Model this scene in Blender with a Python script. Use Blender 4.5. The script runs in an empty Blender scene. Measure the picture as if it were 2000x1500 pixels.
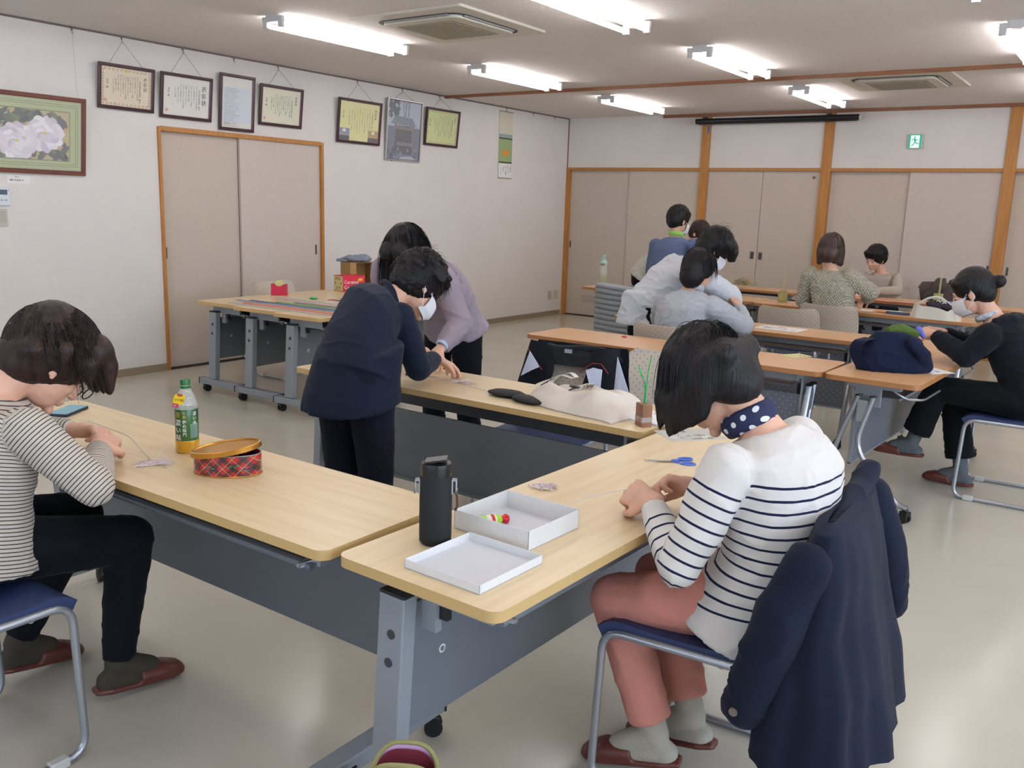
import bpy, math, random
import numpy as np
from mathutils import Vector, Matrix, noise
random.seed(7)
SC = bpy.context.scene
COL = SC.collection
PI = math.pi
# ------------------------------------------------------------------ camera, world, light, exposure
H = 2.652; YB = 10.664; XR = 10.6; YF = -3.2
cd = bpy.data.cameras.new('camera'); cam = bpy.data.objects.new('camera', cd); COL.objects.link(cam)
cd.sensor_width = 36; cd.lens = 1742.28/2000*36; cd.clip_start = .02
def _cam(yaw=-.6125245, pit=-.1962257, rol=.0325472):
    fw = Vector((math.sin(yaw)*math.cos(pit), math.cos(yaw)*math.cos(pit), math.sin(pit)))
    r0 = Vector((math.cos(yaw), -math.sin(yaw), 0)); u0 = r0.cross(fw)
    r = r0*math.cos(rol)+u0*math.sin(rol); u = -r0*math.sin(rol)+u0*math.cos(rol)
    m = Matrix((r, u, -fw)).transposed().to_4x4(); m.translation = (6.6865, 0, 1.46)
    return m
cam.matrix_world = _cam()
SC.camera = cam
SC.view_settings.view_transform = 'Standard'; SC.view_settings.look = 'None'
SC.view_settings.gamma = 1; SC.view_settings.use_curve_mapping = False
SC.view_settings.exposure = -0.06
W = bpy.data.worlds.new('daylight'); SC.world = W; W.use_nodes = True
W.node_tree.nodes['Background'].inputs[0].default_value = (.62, .76, 1, 1)
W.node_tree.nodes['Background'].inputs[1].default_value = 1.0
TUBE = 21.0
def area(name, loc, rot, sx, sy, power, col):
    l = bpy.data.lights.new(name, 'AREA'); l.shape = 'RECTANGLE'; l.size = sx; l.size_y = sy
    l.energy = power; l.color = col
    o = bpy.data.objects.new(name, l); COL.objects.link(o); o.location = loc; o.rotation_euler = rot
    return o
area('window_daylight', (XR+.12, 1.6, 1.5), (0, PI/2, 0), 1.7, 7.2, 300, (.62, .78, 1))
area('window_daylight', (4.6, YF-.12, 1.5), (PI/2, 0, 0), 6.0, 1.7, 70, (.7, .83, 1))
SC.cycles.use_denoising = True
SC.cycles.max_bounces = 8; SC.cycles.diffuse_bounces = 4; SC.cycles.glossy_bounces = 3
SC.cycles.sample_clamp_indirect = 6

# ------------------------------------------------------------------ materials
def lin(c):
    return tuple(((v/255)/12.92 if v/255 <= .04045 else ((v/255+.055)/1.055)**2.4) for v in c)
MATS = {}
def M(name, rgb, rough=.5, metal=0.0, var=0.0, vscale=8.0, vstretch=(1, 1, 1), bump=0.0, bscale=60.0, bstretch=None,
      spec=.5, trans=0.0, emis=0.0, rgb2=None, sheen=0.0, coat=0.0, alpha=1.0, coord='Object', detail=4, subs=0.0):
    if name in MATS: return MATS[name]
    m = bpy.data.materials.new(name); m.use_nodes = True; nt = m.node_tree; N = nt.nodes; L = nt.links
    b = N['Principled BSDF']; c = lin(rgb)
    if sheen: spec = .12
    b.inputs['Base Color'].default_value = (*c, 1); b.inputs['Roughness'].default_value = rough
    b.inputs['Metallic'].default_value = metal; b.inputs['Specular IOR Level'].default_value = spec
    b.inputs['Transmission Weight'].default_value = trans
    b.inputs['Sheen Weight'].default_value = sheen*.2; b.inputs['Coat Weight'].default_value = coat
    b.inputs['Alpha'].default_value = alpha
    if subs: b.inputs['Subsurface Weight'].default_value = subs; b.inputs['Subsurface Radius'].default_value = (.01, .004, .002)
    if emis: b.inputs['Emission Color'].default_value = (*c, 1); b.inputs['Emission Strength'].default_value = emis
    tc = N.new('ShaderNodeTexCoord')
    if var or rgb2:
        mp = N.new('ShaderNodeMapping'); mp.inputs['Scale'].default_value = vstretch; L.new(tc.outputs[coord], mp.inputs[0])
        nz = N.new('ShaderNodeTexNoise'); nz.inputs['Scale'].default_value = vscale; nz.inputs['Detail'].default_value = detail
        L.new(mp.outputs[0], nz.inputs[0])
        mx = N.new('ShaderNodeMixRGB'); c2 = lin(rgb2) if rgb2 else tuple(max(0, v*(1-var)) for v in c)
        mx.inputs[1].default_value = (*(c if rgb2 else tuple(v*(1+var*.6) for v in c)), 1); mx.inputs[2].default_value = (*c2, 1)
        rp = N.new('ShaderNodeMapRange'); rp.inputs[1].default_value = .35; rp.inputs[2].default_value = .65
        L.new(nz.outputs[0], rp.inputs[0]); L.new(rp.outputs[0], mx.inputs[0]); L.new(mx.outputs[0], b.inputs['Base Color'])
    if bump:
        n2 = N.new('ShaderNodeTexNoise'); n2.inputs['Scale'].default_value = bscale; n2.inputs['Detail'].default_value = 3
        if bstretch:
            m2 = N.new('ShaderNodeMapping'); m2.inputs['Scale'].default_value = bstretch
            L.new(tc.outputs[coord], m2.inputs[0]); L.new(m2.outputs[0], n2.inputs[0])
        else: L.new(tc.outputs[coord], n2.inputs[0])
        bp = N.new('ShaderNodeBump'); bp.inputs['Strength'].default_value = bump; bp.inputs['Distance'].default_value = .01
        L.new(n2.outputs[0], bp.inputs['Height']); L.new(bp.outputs[0], b.inputs['Normal'])
    MATS[name] = m
    return m
def dots(name, rgb, rgbdot, pitch, rad, axes=(0, 2), rough=.5, rot=PI/4, grad=None):
    """dots on a square lattice in object space; axes say which object coordinates span the sheet"""
    if name in MATS: return MATS[name]
    m = M(name, rgb, rough); nt = m.node_tree; N = nt.nodes; L = nt.links; b = N['Principled BSDF']
    tc = N.new('ShaderNodeTexCoord'); sp = N.new('ShaderNodeSeparateXYZ'); L.new(tc.outputs['Object'], sp.inputs[0])
    def mth(op, a, c=None, v=None):
        n = N.new('ShaderNodeMath'); n.operation = op; L.new(a, n.inputs[0])
        if c is not None: L.new(c, n.inputs[1])
        elif v is not None: n.inputs[1].default_value = v
        return n.outputs[0]
    a, c = sp.outputs[axes[0]], sp.outputs[axes[1]]
    s, k = math.sin(rot)/pitch, math.cos(rot)/pitch
    u = mth('ADD', mth('MULTIPLY', a, v=k), mth('MULTIPLY', c, v=s))
    v = mth('SUBTRACT', mth('MULTIPLY', c, v=k), mth('MULTIPLY', a, v=s))
    fu = mth('SUBTRACT', mth('FRACT', u), v=.5); fv = mth('SUBTRACT', mth('FRACT', v), v=.5)
    d = mth('ADD', mth('MULTIPLY', fu, fu), mth('MULTIPLY', fv, fv))
    lt = mth('LESS_THAN', d, v=(rad/pitch)**2)
    mx = N.new('ShaderNodeMixRGB'); mx.inputs[1].default_value = (*lin(rgb), 1); mx.inputs[2].default_value = (*lin(rgbdot), 1)
    L.new(lt, mx.inputs[0]); L.new(mx.outputs[0], b.inputs['Base Color'])
    return m
WALL = M('wallpaper_white', (226, 220, 214), .85, var=.02, vscale=3, bump=.35, bscale=260)
CEIL = M('ceiling_board', (230, 223, 218), .95, var=.05, vscale=90, bump=.6, bscale=180)
FLOOR = M('vinyl_floor', (198, 192, 177), .2, var=.035, vscale=1.3, bump=.02, bscale=9, spec=.5, rgb2=(190, 184, 168))
TRIMW = M('orange_timber', (186, 128, 64), .45, vscale=14, vstretch=(3, 3, .25), rgb2=(170, 114, 54))
BEAMW = M('brown_beam_timber', (150, 98, 66), .45, vscale=14, vstretch=(.3, 3, 3), rgb2=(136, 88, 60))
FUSUMA = M('beige_door_cloth', (201, 187, 173), .8, vscale=160, vstretch=(1, 1, .35), rgb2=(192, 178, 164), bump=.2, bscale=300)
FUSUMB = M('pinkish_door_cloth', (206, 193, 184), .8, vscale=160, vstretch=(1, 1, .35), rgb2=(199, 186, 177), bump=.2, bscale=300)
BASEB = M('vinyl_skirting', (142, 128, 103), .6)
GREY = M('grey_steel', (142, 147, 153), .4, metal=.15)
GREYD = M('grey_panel_steel', (112, 117, 124), .42, metal=.1)
GREYK = M('dark_grey_steel', (62, 65, 70), .45, metal=.2)
BLACK = M('black_plastic', (18, 18, 20), .4)
RUBBER = M('black_rubber', (14, 14, 15), .6)
CHROME = M('brushed_tube_steel', (168, 172, 178), .32, metal=.75)
PEWTER = M('pewter_pull', (120, 108, 102), .4, metal=.5)
WHITE = M('white_plastic', (225, 224, 220), .45)
CREAM = M('cream_plastic', (214, 208, 190), .5)
LTOP = M('pale_oak_laminate', (225, 202, 162), .3, vscale=6, vstretch=(.5, 8, 8), rgb2=(216, 191, 149), bump=.02, bscale=30)
LEDGE = M('pale_oak_edge', (196, 163, 108), .45)
WTOP = M('warm_beech_laminate', (212, 166, 122), .32, vscale=7, vstretch=(.5, 9, 9), rgb2=(203, 156, 112))
WEDGE = M('warm_beech_edge', (166, 112, 66), .45)
PAPER = M('white_paper', (232, 230, 226), .7)
BLUE = M('blue_vinyl_seat', (38, 52, 92), .5, bump=.1, bscale=200)
INK = M('black_ink', (28, 28, 30), .7)
RED = M('red_ink', (200, 50, 45), .6)
PERF = dots('perforated_grey_sheet', (98, 103, 112), (150, 155, 160), .03, .0035)
PERFC = dots('perforated_beige_plastic', (190, 178, 162), (104, 94, 84), .024, .0026)

# ------------------------------------------------------------------ mesh builder
class MB:
    def __init__(s): s.v = []; s.f = []; s.sm = []; s.mi = []; s.mats = []
    def _m(s, m):
        if m is None: return 0
        if m not in s.mats: s.mats.append(m)
        return s.mats.index(m)
    def add(s, vs, fs, smooth=False, mat=None, mtx=None):
        n = len(s.v); k = s._m(mat)
        if mtx is not None: vs = [mtx @ Vector(v) for v in vs]
        s.v += [tuple(v) for v in vs]
        for f in fs: s.f.append([i+n for i in f]); s.sm.append(smooth); s.mi.append(k)
        return s
    def box(s, x0, x1, y0, y1, z0, z1, mat=None, mtx=None):
        vs = [(x, y, z) for z in (z0, z1) for y in (y0, y1) for x in (x0, x1)]
        return s.add(vs, [(0, 2, 3, 1), (4, 5, 7, 6), (0, 1, 5, 4), (2, 6, 7, 3), (0, 4, 6, 2), (1, 3, 7, 5)], False, mat, mtx)
    def cbox(s, c, sx, sy, sz, mat=None, mtx=None):
        return s.box(c[0]-sx/2, c[0]+sx/2, c[1]-sy/2, c[1]+sy/2, c[2]-sz/2, c[2]+sz/2, mat, mtx)
    def prism(s, pts, z0, z1, mat=None, mtx=None, smooth=False, inset=0):
        n = len(pts); c = Vector((sum(p[0] for p in pts)/n, sum(p[1] for p in pts)/n))
        vs = [(p[0], p[1], z0) for p in pts]+[(p[0], p[1], z1) for p in pts]
        fs = [list(range(n))[::-1], list(range(n, 2*n))]
        s.add(vs, fs, False, mat, mtx)
        k = len(s.v)-2*n
        for i in range(n):
            j = (i+1) % n; s.f.append([k+i, k+j, k+n+j, k+n+i]); s.sm.append(smooth); s.mi.append(s._m(mat))
        return s
    def tube(s, pts, r, n=10, mat=None, closed=False, caps=True, mtx=None, sx=1.0):
        pts = [Vector(p) for p in pts]; m = len(pts); rr = r if isinstance(r, (list, tuple)) else [r]*m
        vs = []; t0 = None; up = None
        for i, p in enumerate(pts):
            a = pts[i-1] if (i > 0 or closed) else p; b = pts[(i+1) % m] if (i < m-1 or closed) else p
            t = (b-a).normalized()
            if up is None:
                up = Vector((0, 0, 1)) if abs(t.z) < .9 else Vector((1, 0, 0))
            x = up.cross(t).normalized(); y = t.cross(x).normalized(); up = y
            for k in range(n):
                an = 2*PI*k/n; vs.append(p+(x*math.cos(an)*sx+y*math.sin(an))*rr[i])
        fs = []
        for i in range(m if closed else m-1):
            for k in range(n):
                a = i*n+k; b = i*n+(k+1) % n; c = ((i+1) % m)*n+(k+1) % n; d = ((i+1) % m)*n+k
                fs.append((a, b, c, d))
        s.add(vs, fs, True, mat, mtx)
        if caps and not closed:
            k = len(s.v)-m*n; mi = s._m(mat)
            s.f.append([k+i for i in range(n)][::-1]); s.sm.append(False); s.mi.append(mi)
            s.f.append([k+(m-1)*n+i for i in range(n)]); s.sm.append(False); s.mi.append(mi)
        return s
    def lathe(s, prof, n=24, mat=None, mtx=None, sx=1, sy=1, smooth=True):
        vs = []; fs = []
        for (r, z) in prof:
            for k in range(n):
                a = 2*PI*k/n; vs.append((r*math.cos(a)*sx, r*math.sin(a)*sy, z))
        for i in range(len(prof)-1):
            for k in range(n):
                fs.append((i*n+k, i*n+(k+1) % n, (i+1)*n+(k+1) % n, (i+1)*n+k))
        if prof[0][0] > 1e-5: fs.append(list(range(n))[::-1])
        if prof[-1][0] > 1e-5: fs.append([(len(prof)-1)*n+k for k in range(n)])
        return s.add(vs, fs, smooth, mat, mtx)
    def ell(s, c, rx, ry, rz, mat=None, n=16, mtx=None, R=None):
        vs = []; fs = []; m = n//2; c = Vector(c)
        for i in range(m+1):
            t = PI*i/m
            for k in range(n):
                a = 2*PI*k/n; p = Vector((rx*math.sin(t)*math.cos(a), ry*math.sin(t)*math.sin(a), rz*math.cos(t)))
                if R is not None: p = R @ p
                vs.append(c+p)
        for i in range(m):
            for k in range(n): fs.append((i*n+k, (i+1)*n+k, (i+1)*n+(k+1) % n, i*n+(k+1) % n))
        return s.add(vs, fs, True, mat, mtx)
    def quad(s, a, b, c, d, mat=None, mtx=None): return s.add([a, b, c, d], [(0, 1, 2, 3)], False, mat, mtx)
    def grid(s, fn, nu, nv, thick=0.0, mat=None, mtx=None, smooth=True, twosided=False):
        """surface fn(u,v)->point; thick extrudes along the normals"""
        P = [[Vector(fn(i/nu, j/nv)) for i in range(nu+1)] for j in range(nv+1)]
        def idx(i, j): return j*(nu+1)+i
        vs = [P[j][i] for j in range(nv+1) for i in range(nu+1)]
        fs = [(idx(i, j), idx(i+1, j), idx(i+1, j+1), idx(i, j+1)) for j in range(nv) for i in range(nu)]
        if thick:
            nr = []
            for j in range(nv+1):
                for i in range(nu+1):
                    du = P[j][min(i+1, nu)]-P[j][max(i-1, 0)]; dv = P[min(j+1, nv)][i]-P[max(j-1, 0)][i]
                    nn = du.cross(dv); nr.append(nn.normalized() if nn.length > 1e-12 else Vector((0, 0, 1)))
            k = len(vs); vs2 = [v-nr[i]*thick for i, v in enumerate(vs)]
            vs = vs+vs2; fs2 = [tuple(x+k for x in f[::-1]) for f in fs]
            bd = [idx(i, 0) for i in range(nu+1)]+[idx(nu, j) for j in range(1, nv+1)]+[idx(i, nv) for i in range(nu-1, -1, -1)]+[idx(0, j) for j in range(nv-1, 0, -1)]
            side = [(bd[(i+1) % len(bd)], bd[i], bd[i]+k, bd[(i+1) % len(bd)]+k) for i in range(len(bd))]
            fs = fs+fs2+side
        return s.add(vs, fs, smooth, mat, mtx)
    def mesh(s, name, angle=40):
        me = bpy.data.meshes.new(name); me.from_pydata(s.v, [], s.f)
        for m in s.mats: me.materials.append(m)
        me.polygons.foreach_set('use_smooth', s.sm); me.polygons.foreach_set('material_index', s.mi)
        me.update()
        if any(s.sm): me.set_sharp_from_angle(angle=math.radians(angle))
        return me
    def build(s, name, mat=None, parent=None, bevel=0, loc=None, rot=None, **kw):
        if mat is not None and not s.mats: s.mats.append(mat)
        o = bpy.data.objects.new(name, s.mesh(name)); COL.objects.link(o)
        if parent is not None: o.parent = parent
        if loc is not None: o.location = loc
        if rot is not None: o.rotation_euler = rot
        if bevel:
            md = o.modifiers.new('bevel', 'BEVEL'); md.width = bevel; md.segments = 2; md.limit_method = 'ANGLE'; md.angle_limit = .7
        return tag(o, **kw) if kw else o
def tag(o, label=None, cat=None, group=None, kind=None):
    for k, v in (('label', label), ('category', cat), ('group', group), ('kind', kind)):
        if v: o[k] = v
    return o
def empty(name, loc=(0, 0, 0), rz=0, **kw):
    o = bpy.data.objects.new(name, None); COL.objects.link(o); o.location = loc; o.rotation_euler = (0, 0, rz)
    o.empty_display_size = .1
    return tag(o, **kw)
def S(name, mb, mat, **k): return mb.build(name, mat, kind='structure', **k)
def kids(o): return [c for c in list(bpy.data.objects) if c.parent is o]
_CH = {}
def copy_tree(o, loc=None, rz=None, parent=None, **kw):
    c = o.copy(); COL.objects.link(c)
    if parent is not None: c.parent = parent
    if loc is not None: c.location = loc
    if rz is not None: c.rotation_euler = (0, 0, rz)
    for ch in kids(o): copy_tree(ch, parent=c)
    return tag(c, **kw)
def arc(c, r, a0, a1, n, plane='xz'):
    out = []
    for i in range(n+1):
        a = a0+(a1-a0)*i/n; p, q = r*math.cos(a), r*math.sin(a)
        out.append({'xz': (c[0]+p, c[1], c[2]+q), 'yz': (c[0], c[1]+p, c[2]+q), 'xy': (c[0]+p, c[1]+q, c[2])}[plane])
    return out
def bend(pts, r, n=5):
    """polyline with rounded corners"""
    P = [Vector(p) for p in pts]; out = [P[0]]
    for i in range(1, len(P)-1):
        a = (P[i-1]-P[i]); b = (P[i+1]-P[i]); d = min(r, a.length*.49, b.length*.49)
        A = P[i]+a.normalized()*d; B = P[i]+b.normalized()*d
        for k in range(n+1):
            t = k/n; out.append(A*(1-t)**2+P[i]*2*t*(1-t)+B*t*t)
    out.append(P[-1]); return out
def rrect(x0, x1, y0, y1, r, n=5):
    out = []
    for cx, cy, a in ((x1-r, y1-r, 0), (x0+r, y1-r, PI/2), (x0+r, y0+r, PI), (x1-r, y0+r, 3*PI/2)):
        for k in range(n+1): out.append((cx+r*math.cos(a+k*PI/2/n), cy+r*math.sin(a+k*PI/2/n)))
    return out
# glyphs (Blender's own fonts)
_G = {}
def glyph(ch):
    if ch in _G: return _G[ch]
    cu = bpy.data.curves.new('t', 'FONT'); cu.body = ch; cu.resolution_u = 1
    o = bpy.data.objects.new('t', cu); COL.objects.link(o)
    dg = bpy.context.evaluated_depsgraph_get(); ev = o.evaluated_get(dg); me = ev.to_mesh()
    vs = [tuple(v.co) for v in me.vertices]; fs = [tuple(p.vertices) for p in me.polygons]
    ev.to_mesh_clear(); bpy.data.objects.remove(o); bpy.data.curves.remove(cu)
    if vs:
        x0 = min(v[0] for v in vs); x1 = max(v[0] for v in vs)
    else: x0, x1 = 0, .3
    _G[ch] = (vs, fs, x0, x1); return _G[ch]
def write(mb, s, org, u, v, size, mat, vertical=False, bold=0, lead=1.08):
    """set the string at org in the plane of unit vectors u (right) and v (up)"""
    org = Vector(org); u = Vector(u); v = Vector(v); pen = 0.0
    for ch in s:
        if ch == ' ': pen += .35*size if not vertical else size*.6; continue
        vs, fs, x0, x1 = glyph(ch)
        if vertical: off = u*(-(x0+x1)/2*size)-v*(pen+size*.8); pen += size*lead
        else: off = u*(pen-x0*size); pen += (x1-x0)*size+size*.08
        mb.add([org+off+u*(a[0]*size)+v*(a[1]*size) for a in vs], fs, False, mat)
        if bold:
            mb.add([org+off+u*(a[0]*size+bold*size)+v*(a[1]*size) for a in vs], fs, False, mat)
    return pen
def at(x, y, z): return Vector((x, y, z))
# ------------------------------------------------------------------ room shell
S('floor', MB().box(-.1, XR, YF, YB+.2, -.1, 0), FLOOR)
S('ceiling', MB().box(-.1, XR, YF, YB+.2, H, H+.1), CEIL)
D0, D1, DZ = 4.43, 6.165, 1.975          # doorway in the left wall
mb = MB(); mb.box(-.12, 0, YF, D0, 0, H).box(-.12, 0, D1, YB+.2, 0, H).box(-.12, 0, D0, D1, DZ, H).box(-.12, -.10, D0, D1, 0, DZ)
S('wall_left', mb, WALL)
mb = MB(); mb.box(0, XR, YB, YB+.12, 2.0, H).box(0, XR, YB+.1, YB+.14, 0, 2.0)
S('wall_back', mb, WALL)
# right wall and front wall with window openings (daylight side of the room, out of the picture)
mb = MB(); mb.box(XR, XR+.15, YF, -2.1, 0, H).box(XR, XR+.15, 5.3, YB+.2, 0, H).box(XR, XR+.15, -2.1, 5.3, 0, .75).box(XR, XR+.15, -2.1, 5.3, 2.2, H)
S('wall_right', mb, WALL)
mb = MB(); mb.box(-.1, 1.5, YF-.15, YF, 0, H).box(7.7, XR, YF-.15, YF, 0, H).box(1.5, 7.7, YF-.15, YF, 0, .75).box(1.5, 7.7, YF-.15, YF, 2.2, H)
S('wall_front', mb, WALL)
mb = MB()
for y in (-2.1, -.25, 1.6, 3.45, 5.3): mb.box(XR+.03, XR+.08, y-.03, y+.03, .75, 2.2)
mb.box(XR+.03, XR+.08, -2.1, 5.3, .75, .8).box(XR+.03, XR+.08, -2.1, 5.3, 2.15, 2.2)
S('window_1', mb, CHROME)
mb = MB()
for x in (1.5, 3.05, 4.6, 6.15, 7.7): mb.box(x-.03, x+.03, YF-.08, YF-.03, .75, 2.2)
mb.box(1.5, 7.7, YF-.08, YF-.03, .75, .8).box(1.5, 7.7, YF-.08, YF-.03, 2.15, 2.2)
S('window_2', mb, CHROME)
S('baseboard_left', MB().box(0, .008, YF, D0-.02, 0, .062).box(0, .008, D1+.02, YB-.05, 0, .062), BASEB)
# left doorway: frame and two sliding leaves
S('trim_1', MB().box(-.10, .02, D0-.022, D0+.004, 0, DZ+.03).box(-.10, .02, D1-.004, D1+.028, 0, DZ+.03).box(-.10, .018, D0+.004, D1-.004, DZ-.002, DZ+.036), TRIMW, bevel=.002)
def leaf(n, mb, mat, **k):
    return S(n, mb, mat)
def pull(parent, c, axis, w=.022, h=.1, shape='slot'):
    """recessed pull: a rim and a dark dished plate; axis is the wall normal"""
    o = MB()
    n = 10; pts = []
    for k in range(2*n):
        a = PI*k/n; s = .5*h-.5*w if shape == 'slot' else .5*h-.006
        if shape == 'slot': pts.append((w/2*math.cos(a), w/2*math.sin(a)+(s if math.sin(a) >= 0 else -s)))
    if shape != 'slot': pts = rrect(-w/2, w/2, -h/2, h/2, .006, 3)
    if axis == 'x': m = Matrix.Translation(c) @ Matrix(((0, 0, 1, 0), (1, 0, 0, 0), (0, 1, 0, 0), (0, 0, 0, 1)))
    else: m = Matrix.Translation(c) @ Matrix(((1, 0, 0, 0), (0, 0, -1, 0), (0, 1, 0, 0), (0, 0, 0, 1)))
    o.prism(pts, 0, .003, PEWTER, m)
    o.prism([(p[0]*.62, p[1]*.86) for p in pts], .003, .0036, M('pull_recess', (74, 66, 64), .6), m)
    return o.build('handle', None, parent)
d = leaf('door_1', MB().box(-.07, -.045, D0+.004, 5.245, .012, DZ-.002), FUSUMA, bevel=0)
pull(d, (-.045, 4.475, .985), 'x')
MB().box(-.046, -.042, 5.225, 5.245, .012, DZ-.002).build('edge_strip', M('door_edge', (128, 108, 96), .6), d)
d = leaf('door_2', MB().box(-.035, -.010, 5.225, D1-.004, .012, DZ-.002), FUSUMB)
pull(d, (-.010, 6.105, .985), 'x')
S('trim_2', MB().box(-.10, .0, D0+.004, D1-.004, 0, .006), M('door_track', (50, 42, 38), .6))
# back wall: posts, header, ceiling trim, doors
n = 3
for a, b in ((.0, .055), (1.957, 2.065), (3.45, 3.56), (5.318, 5.43), (7.18, 7.29), (9.0, 9.11)):
    S('trim_%d' % n, MB().box(a, b, YB-(.03 if a else .02), YB+.1, 0, 2.0 if a == 0 else H-.03), TRIMW, bevel=.003); n += 1
S('trim_%d' % n, MB().box(.0, XR, YB-.022, YB+.1, 1.972, 2.008), TRIMW, bevel=.002); n += 1
S('trim_%d' % n, MB().box(1.42, XR, YB-.045, YB+.0, H-.034, H), BEAMW, bevel=.002); n += 1
S('trim_%d' % n, MB().box(.0, .01, YB-.01, YB, 2.0, H), M('corner_line', (112, 78, 62), .6)); n += 1
S('trim_%d' % n, MB().box(0, XR, YB-.01, YB+.1, 0, .008), M('door_track2', (50, 42, 38), .6)); n += 1
def bdoor(k, x0, x1, dep, mat=FUSUMA):
    return S('door_%d' % k, MB().box(x0, x1, YB+dep, YB+dep+.02, .014, 1.972), mat)
d = bdoor(3, .055, .985, .04); pull(d, (.078, YB+.04, .975), 'y', .024, .095)
sl = M('louvre_blade', (150, 150, 145), .5)
MB().box(.29, .67, YB+.036, YB+.04, .19, .30).build('louvre_plate', M('louvre_plate', (196, 184, 168), .6), d)
for i in range(4):
    MB().box(.305, .655, YB+.033, YB+.037, .205+i*.024, .209+i*.024).build('louvre_slot', M('louvre_slot', (92, 92, 92), .6), d)
d = bdoor(4, .962, 1.957, .015, FUSUMA)
d = bdoor(5, 2.065, 2.760, .012); pull(d, (2.706, YB+.012, .97), 'y', .048, .09, 'rect')
d = bdoor(6, 2.766, 3.45, .012); pull(d, (2.808, YB+.012, .965), 'y', .048, .09, 'rect')
S('trim_%d' % n, MB().box(2.76, 2.766, YB+.02, YB+.05, .014, 1.972), M('gap_dark', (60, 50, 44), .8)); n += 1
d = bdoor(7, 3.56, 4.43, .045)
d = bdoor(8, 4.415, 5.318, .015, FUSUMB); pull(d, (5.287, YB+.015, .96), 'y', .024, .095)
d = bdoor(9, 5.43, 6.35, .045); pull(d, (5.47, YB+.045, .955), 'y', .024, .095)
d = bdoor(10, 6.33, 7.18, .015, FUSUMB)
d = bdoor(11, 7.29, 8.2, .045); d = bdoor(12, 8.18, 9.0, .015, FUSUMB); d = bdoor(13, 9.11, XR, .015)
# timber beam across the ceiling with a thin curtain rail on its far side
S('trim_%d' % n, MB().box(0, XR, 8.02, 8.055, H-.03, H), BEAMW, bevel=.002); n += 1
r = MB().box(.02, XR-.1, 8.085, 8.10, H-.016, H).build('curtain_rail', M('rail_white', (214, 210, 204), .4), label='thin white curtain rail screwed to the ceiling beside the brown beam', cat='rail')
for i in range(26):
    MB().ell((.35+i*.39+random.uniform(-.08, .08), 8.0925, H-.021), .006, .006, .007, WHITE, 8).build('runner', None, r)
# picture rail along the left wall
r = MB().box(0, .012, 2.2, YB-.01, H-.013, H-.002).build('picture_rail', M('rail_brown', (112, 92, 92), .5), label='thin dark picture rail along the top of the left wall', cat='rail')
for i in range(6):
    a = 2.2+i*1.41; MB().box(.0122, .014, a, a+.002, H-.013, H-.002).build('joint', PEWTER, r)
HK = M('hook_steel', (120, 116, 114), .4, metal=.4)
def hook(y, lab, grp=None):
    o = MB().box(.012, .02, y-.005, y+.005, H-.03, H-.006).tube([(.016, y, H-.03), (.016, y, H-.045), (.022, y, H-.052), (.026, y, H-.044)], .0022, 6)
    return o.build('picture_hook', HK, label=lab, cat='hook', **({'group': grp} if grp else {}))
# ------------------------------------------------------------------ pictures on the left wall
FR = M('dark_cherry_frame', (58, 30, 38), .3, coat=.3); FRL = M('frame_bevel', (120, 84, 92), .3)
GLASS = M('picture_glass', (255, 255, 255), .02, alpha=.10, spec=.8)
TEXT1 = 'あなたは永年にわたり地域福祉の向上に尽力されその功績は誠に顕著であります'
def frame(name, lab, cat, y0, y1, z0, z1, mat, paper, fw=.022, top=.05, art=None, wire=None, glass=True):
    w, h = (y1-y0)/2, (z1-z0)/2
    r = empty(name, (0, 0, 0), label=lab, cat=cat)
    tilt = math.atan2(top-.008, 2*h)
    mt = Matrix.Translation((.008, (y0+y1)/2, z0)) @ Matrix.Rotation(tilt, 4, 'Y') @ Matrix(((0, 0, 1, 0), (1, 0, 0, 0), (0, 1, 0, 0), (0, 0, 0, 1)))
    # local: x right, y up (0..2h), z out of the wall
    H2 = 2*h; mb = MB()
    for a in ((-w, w, 0, fw), (-w, w, H2-fw, H2), (-w, -w+fw, fw, H2-fw), (w-fw, w, fw, H2-fw)): mb.box(a[0], a[1], a[2], a[3], 0, .02, mat, mt)
    e = .005
    for a in ((-w+fw, w-fw, fw, fw+e), (-w+fw, w-fw, H2-fw-e, H2-fw), (-w+fw, -w+fw+e, fw+e, H2-fw-e), (w-fw-e, w-fw, fw+e, H2-fw-e)): mb.box(a[0], a[1], a[2], a[3], .002, .016, FRL, mt)
    mb.build('frame', None, r, bevel=.003)
    MB().box(-w+fw, w-fw, fw, H2-fw, .003, .006, paper, mt).build('sheet', None, r)
    if art: art(r, mt, w-fw, H2, fw)
    if glass: MB().box(-w+fw, w-fw, fw, H2-fw, .010, .0115, GLASS, mt).build('glass', None, r)
    if wire is not None:
        tp = mt @ Vector((0, H2-.02, .004)); l = mt @ Vector((-w*.62, H2-.01, .0)); q = mt @ Vector((w*.62, H2-.01, .0))
        hk = Vector((.024, wire, H-.045))
        MB().tube([l, hk, q], .0018, 5).build('cord', M('wire_grey', (112, 104, 102), .6), r)
    return r
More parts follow.
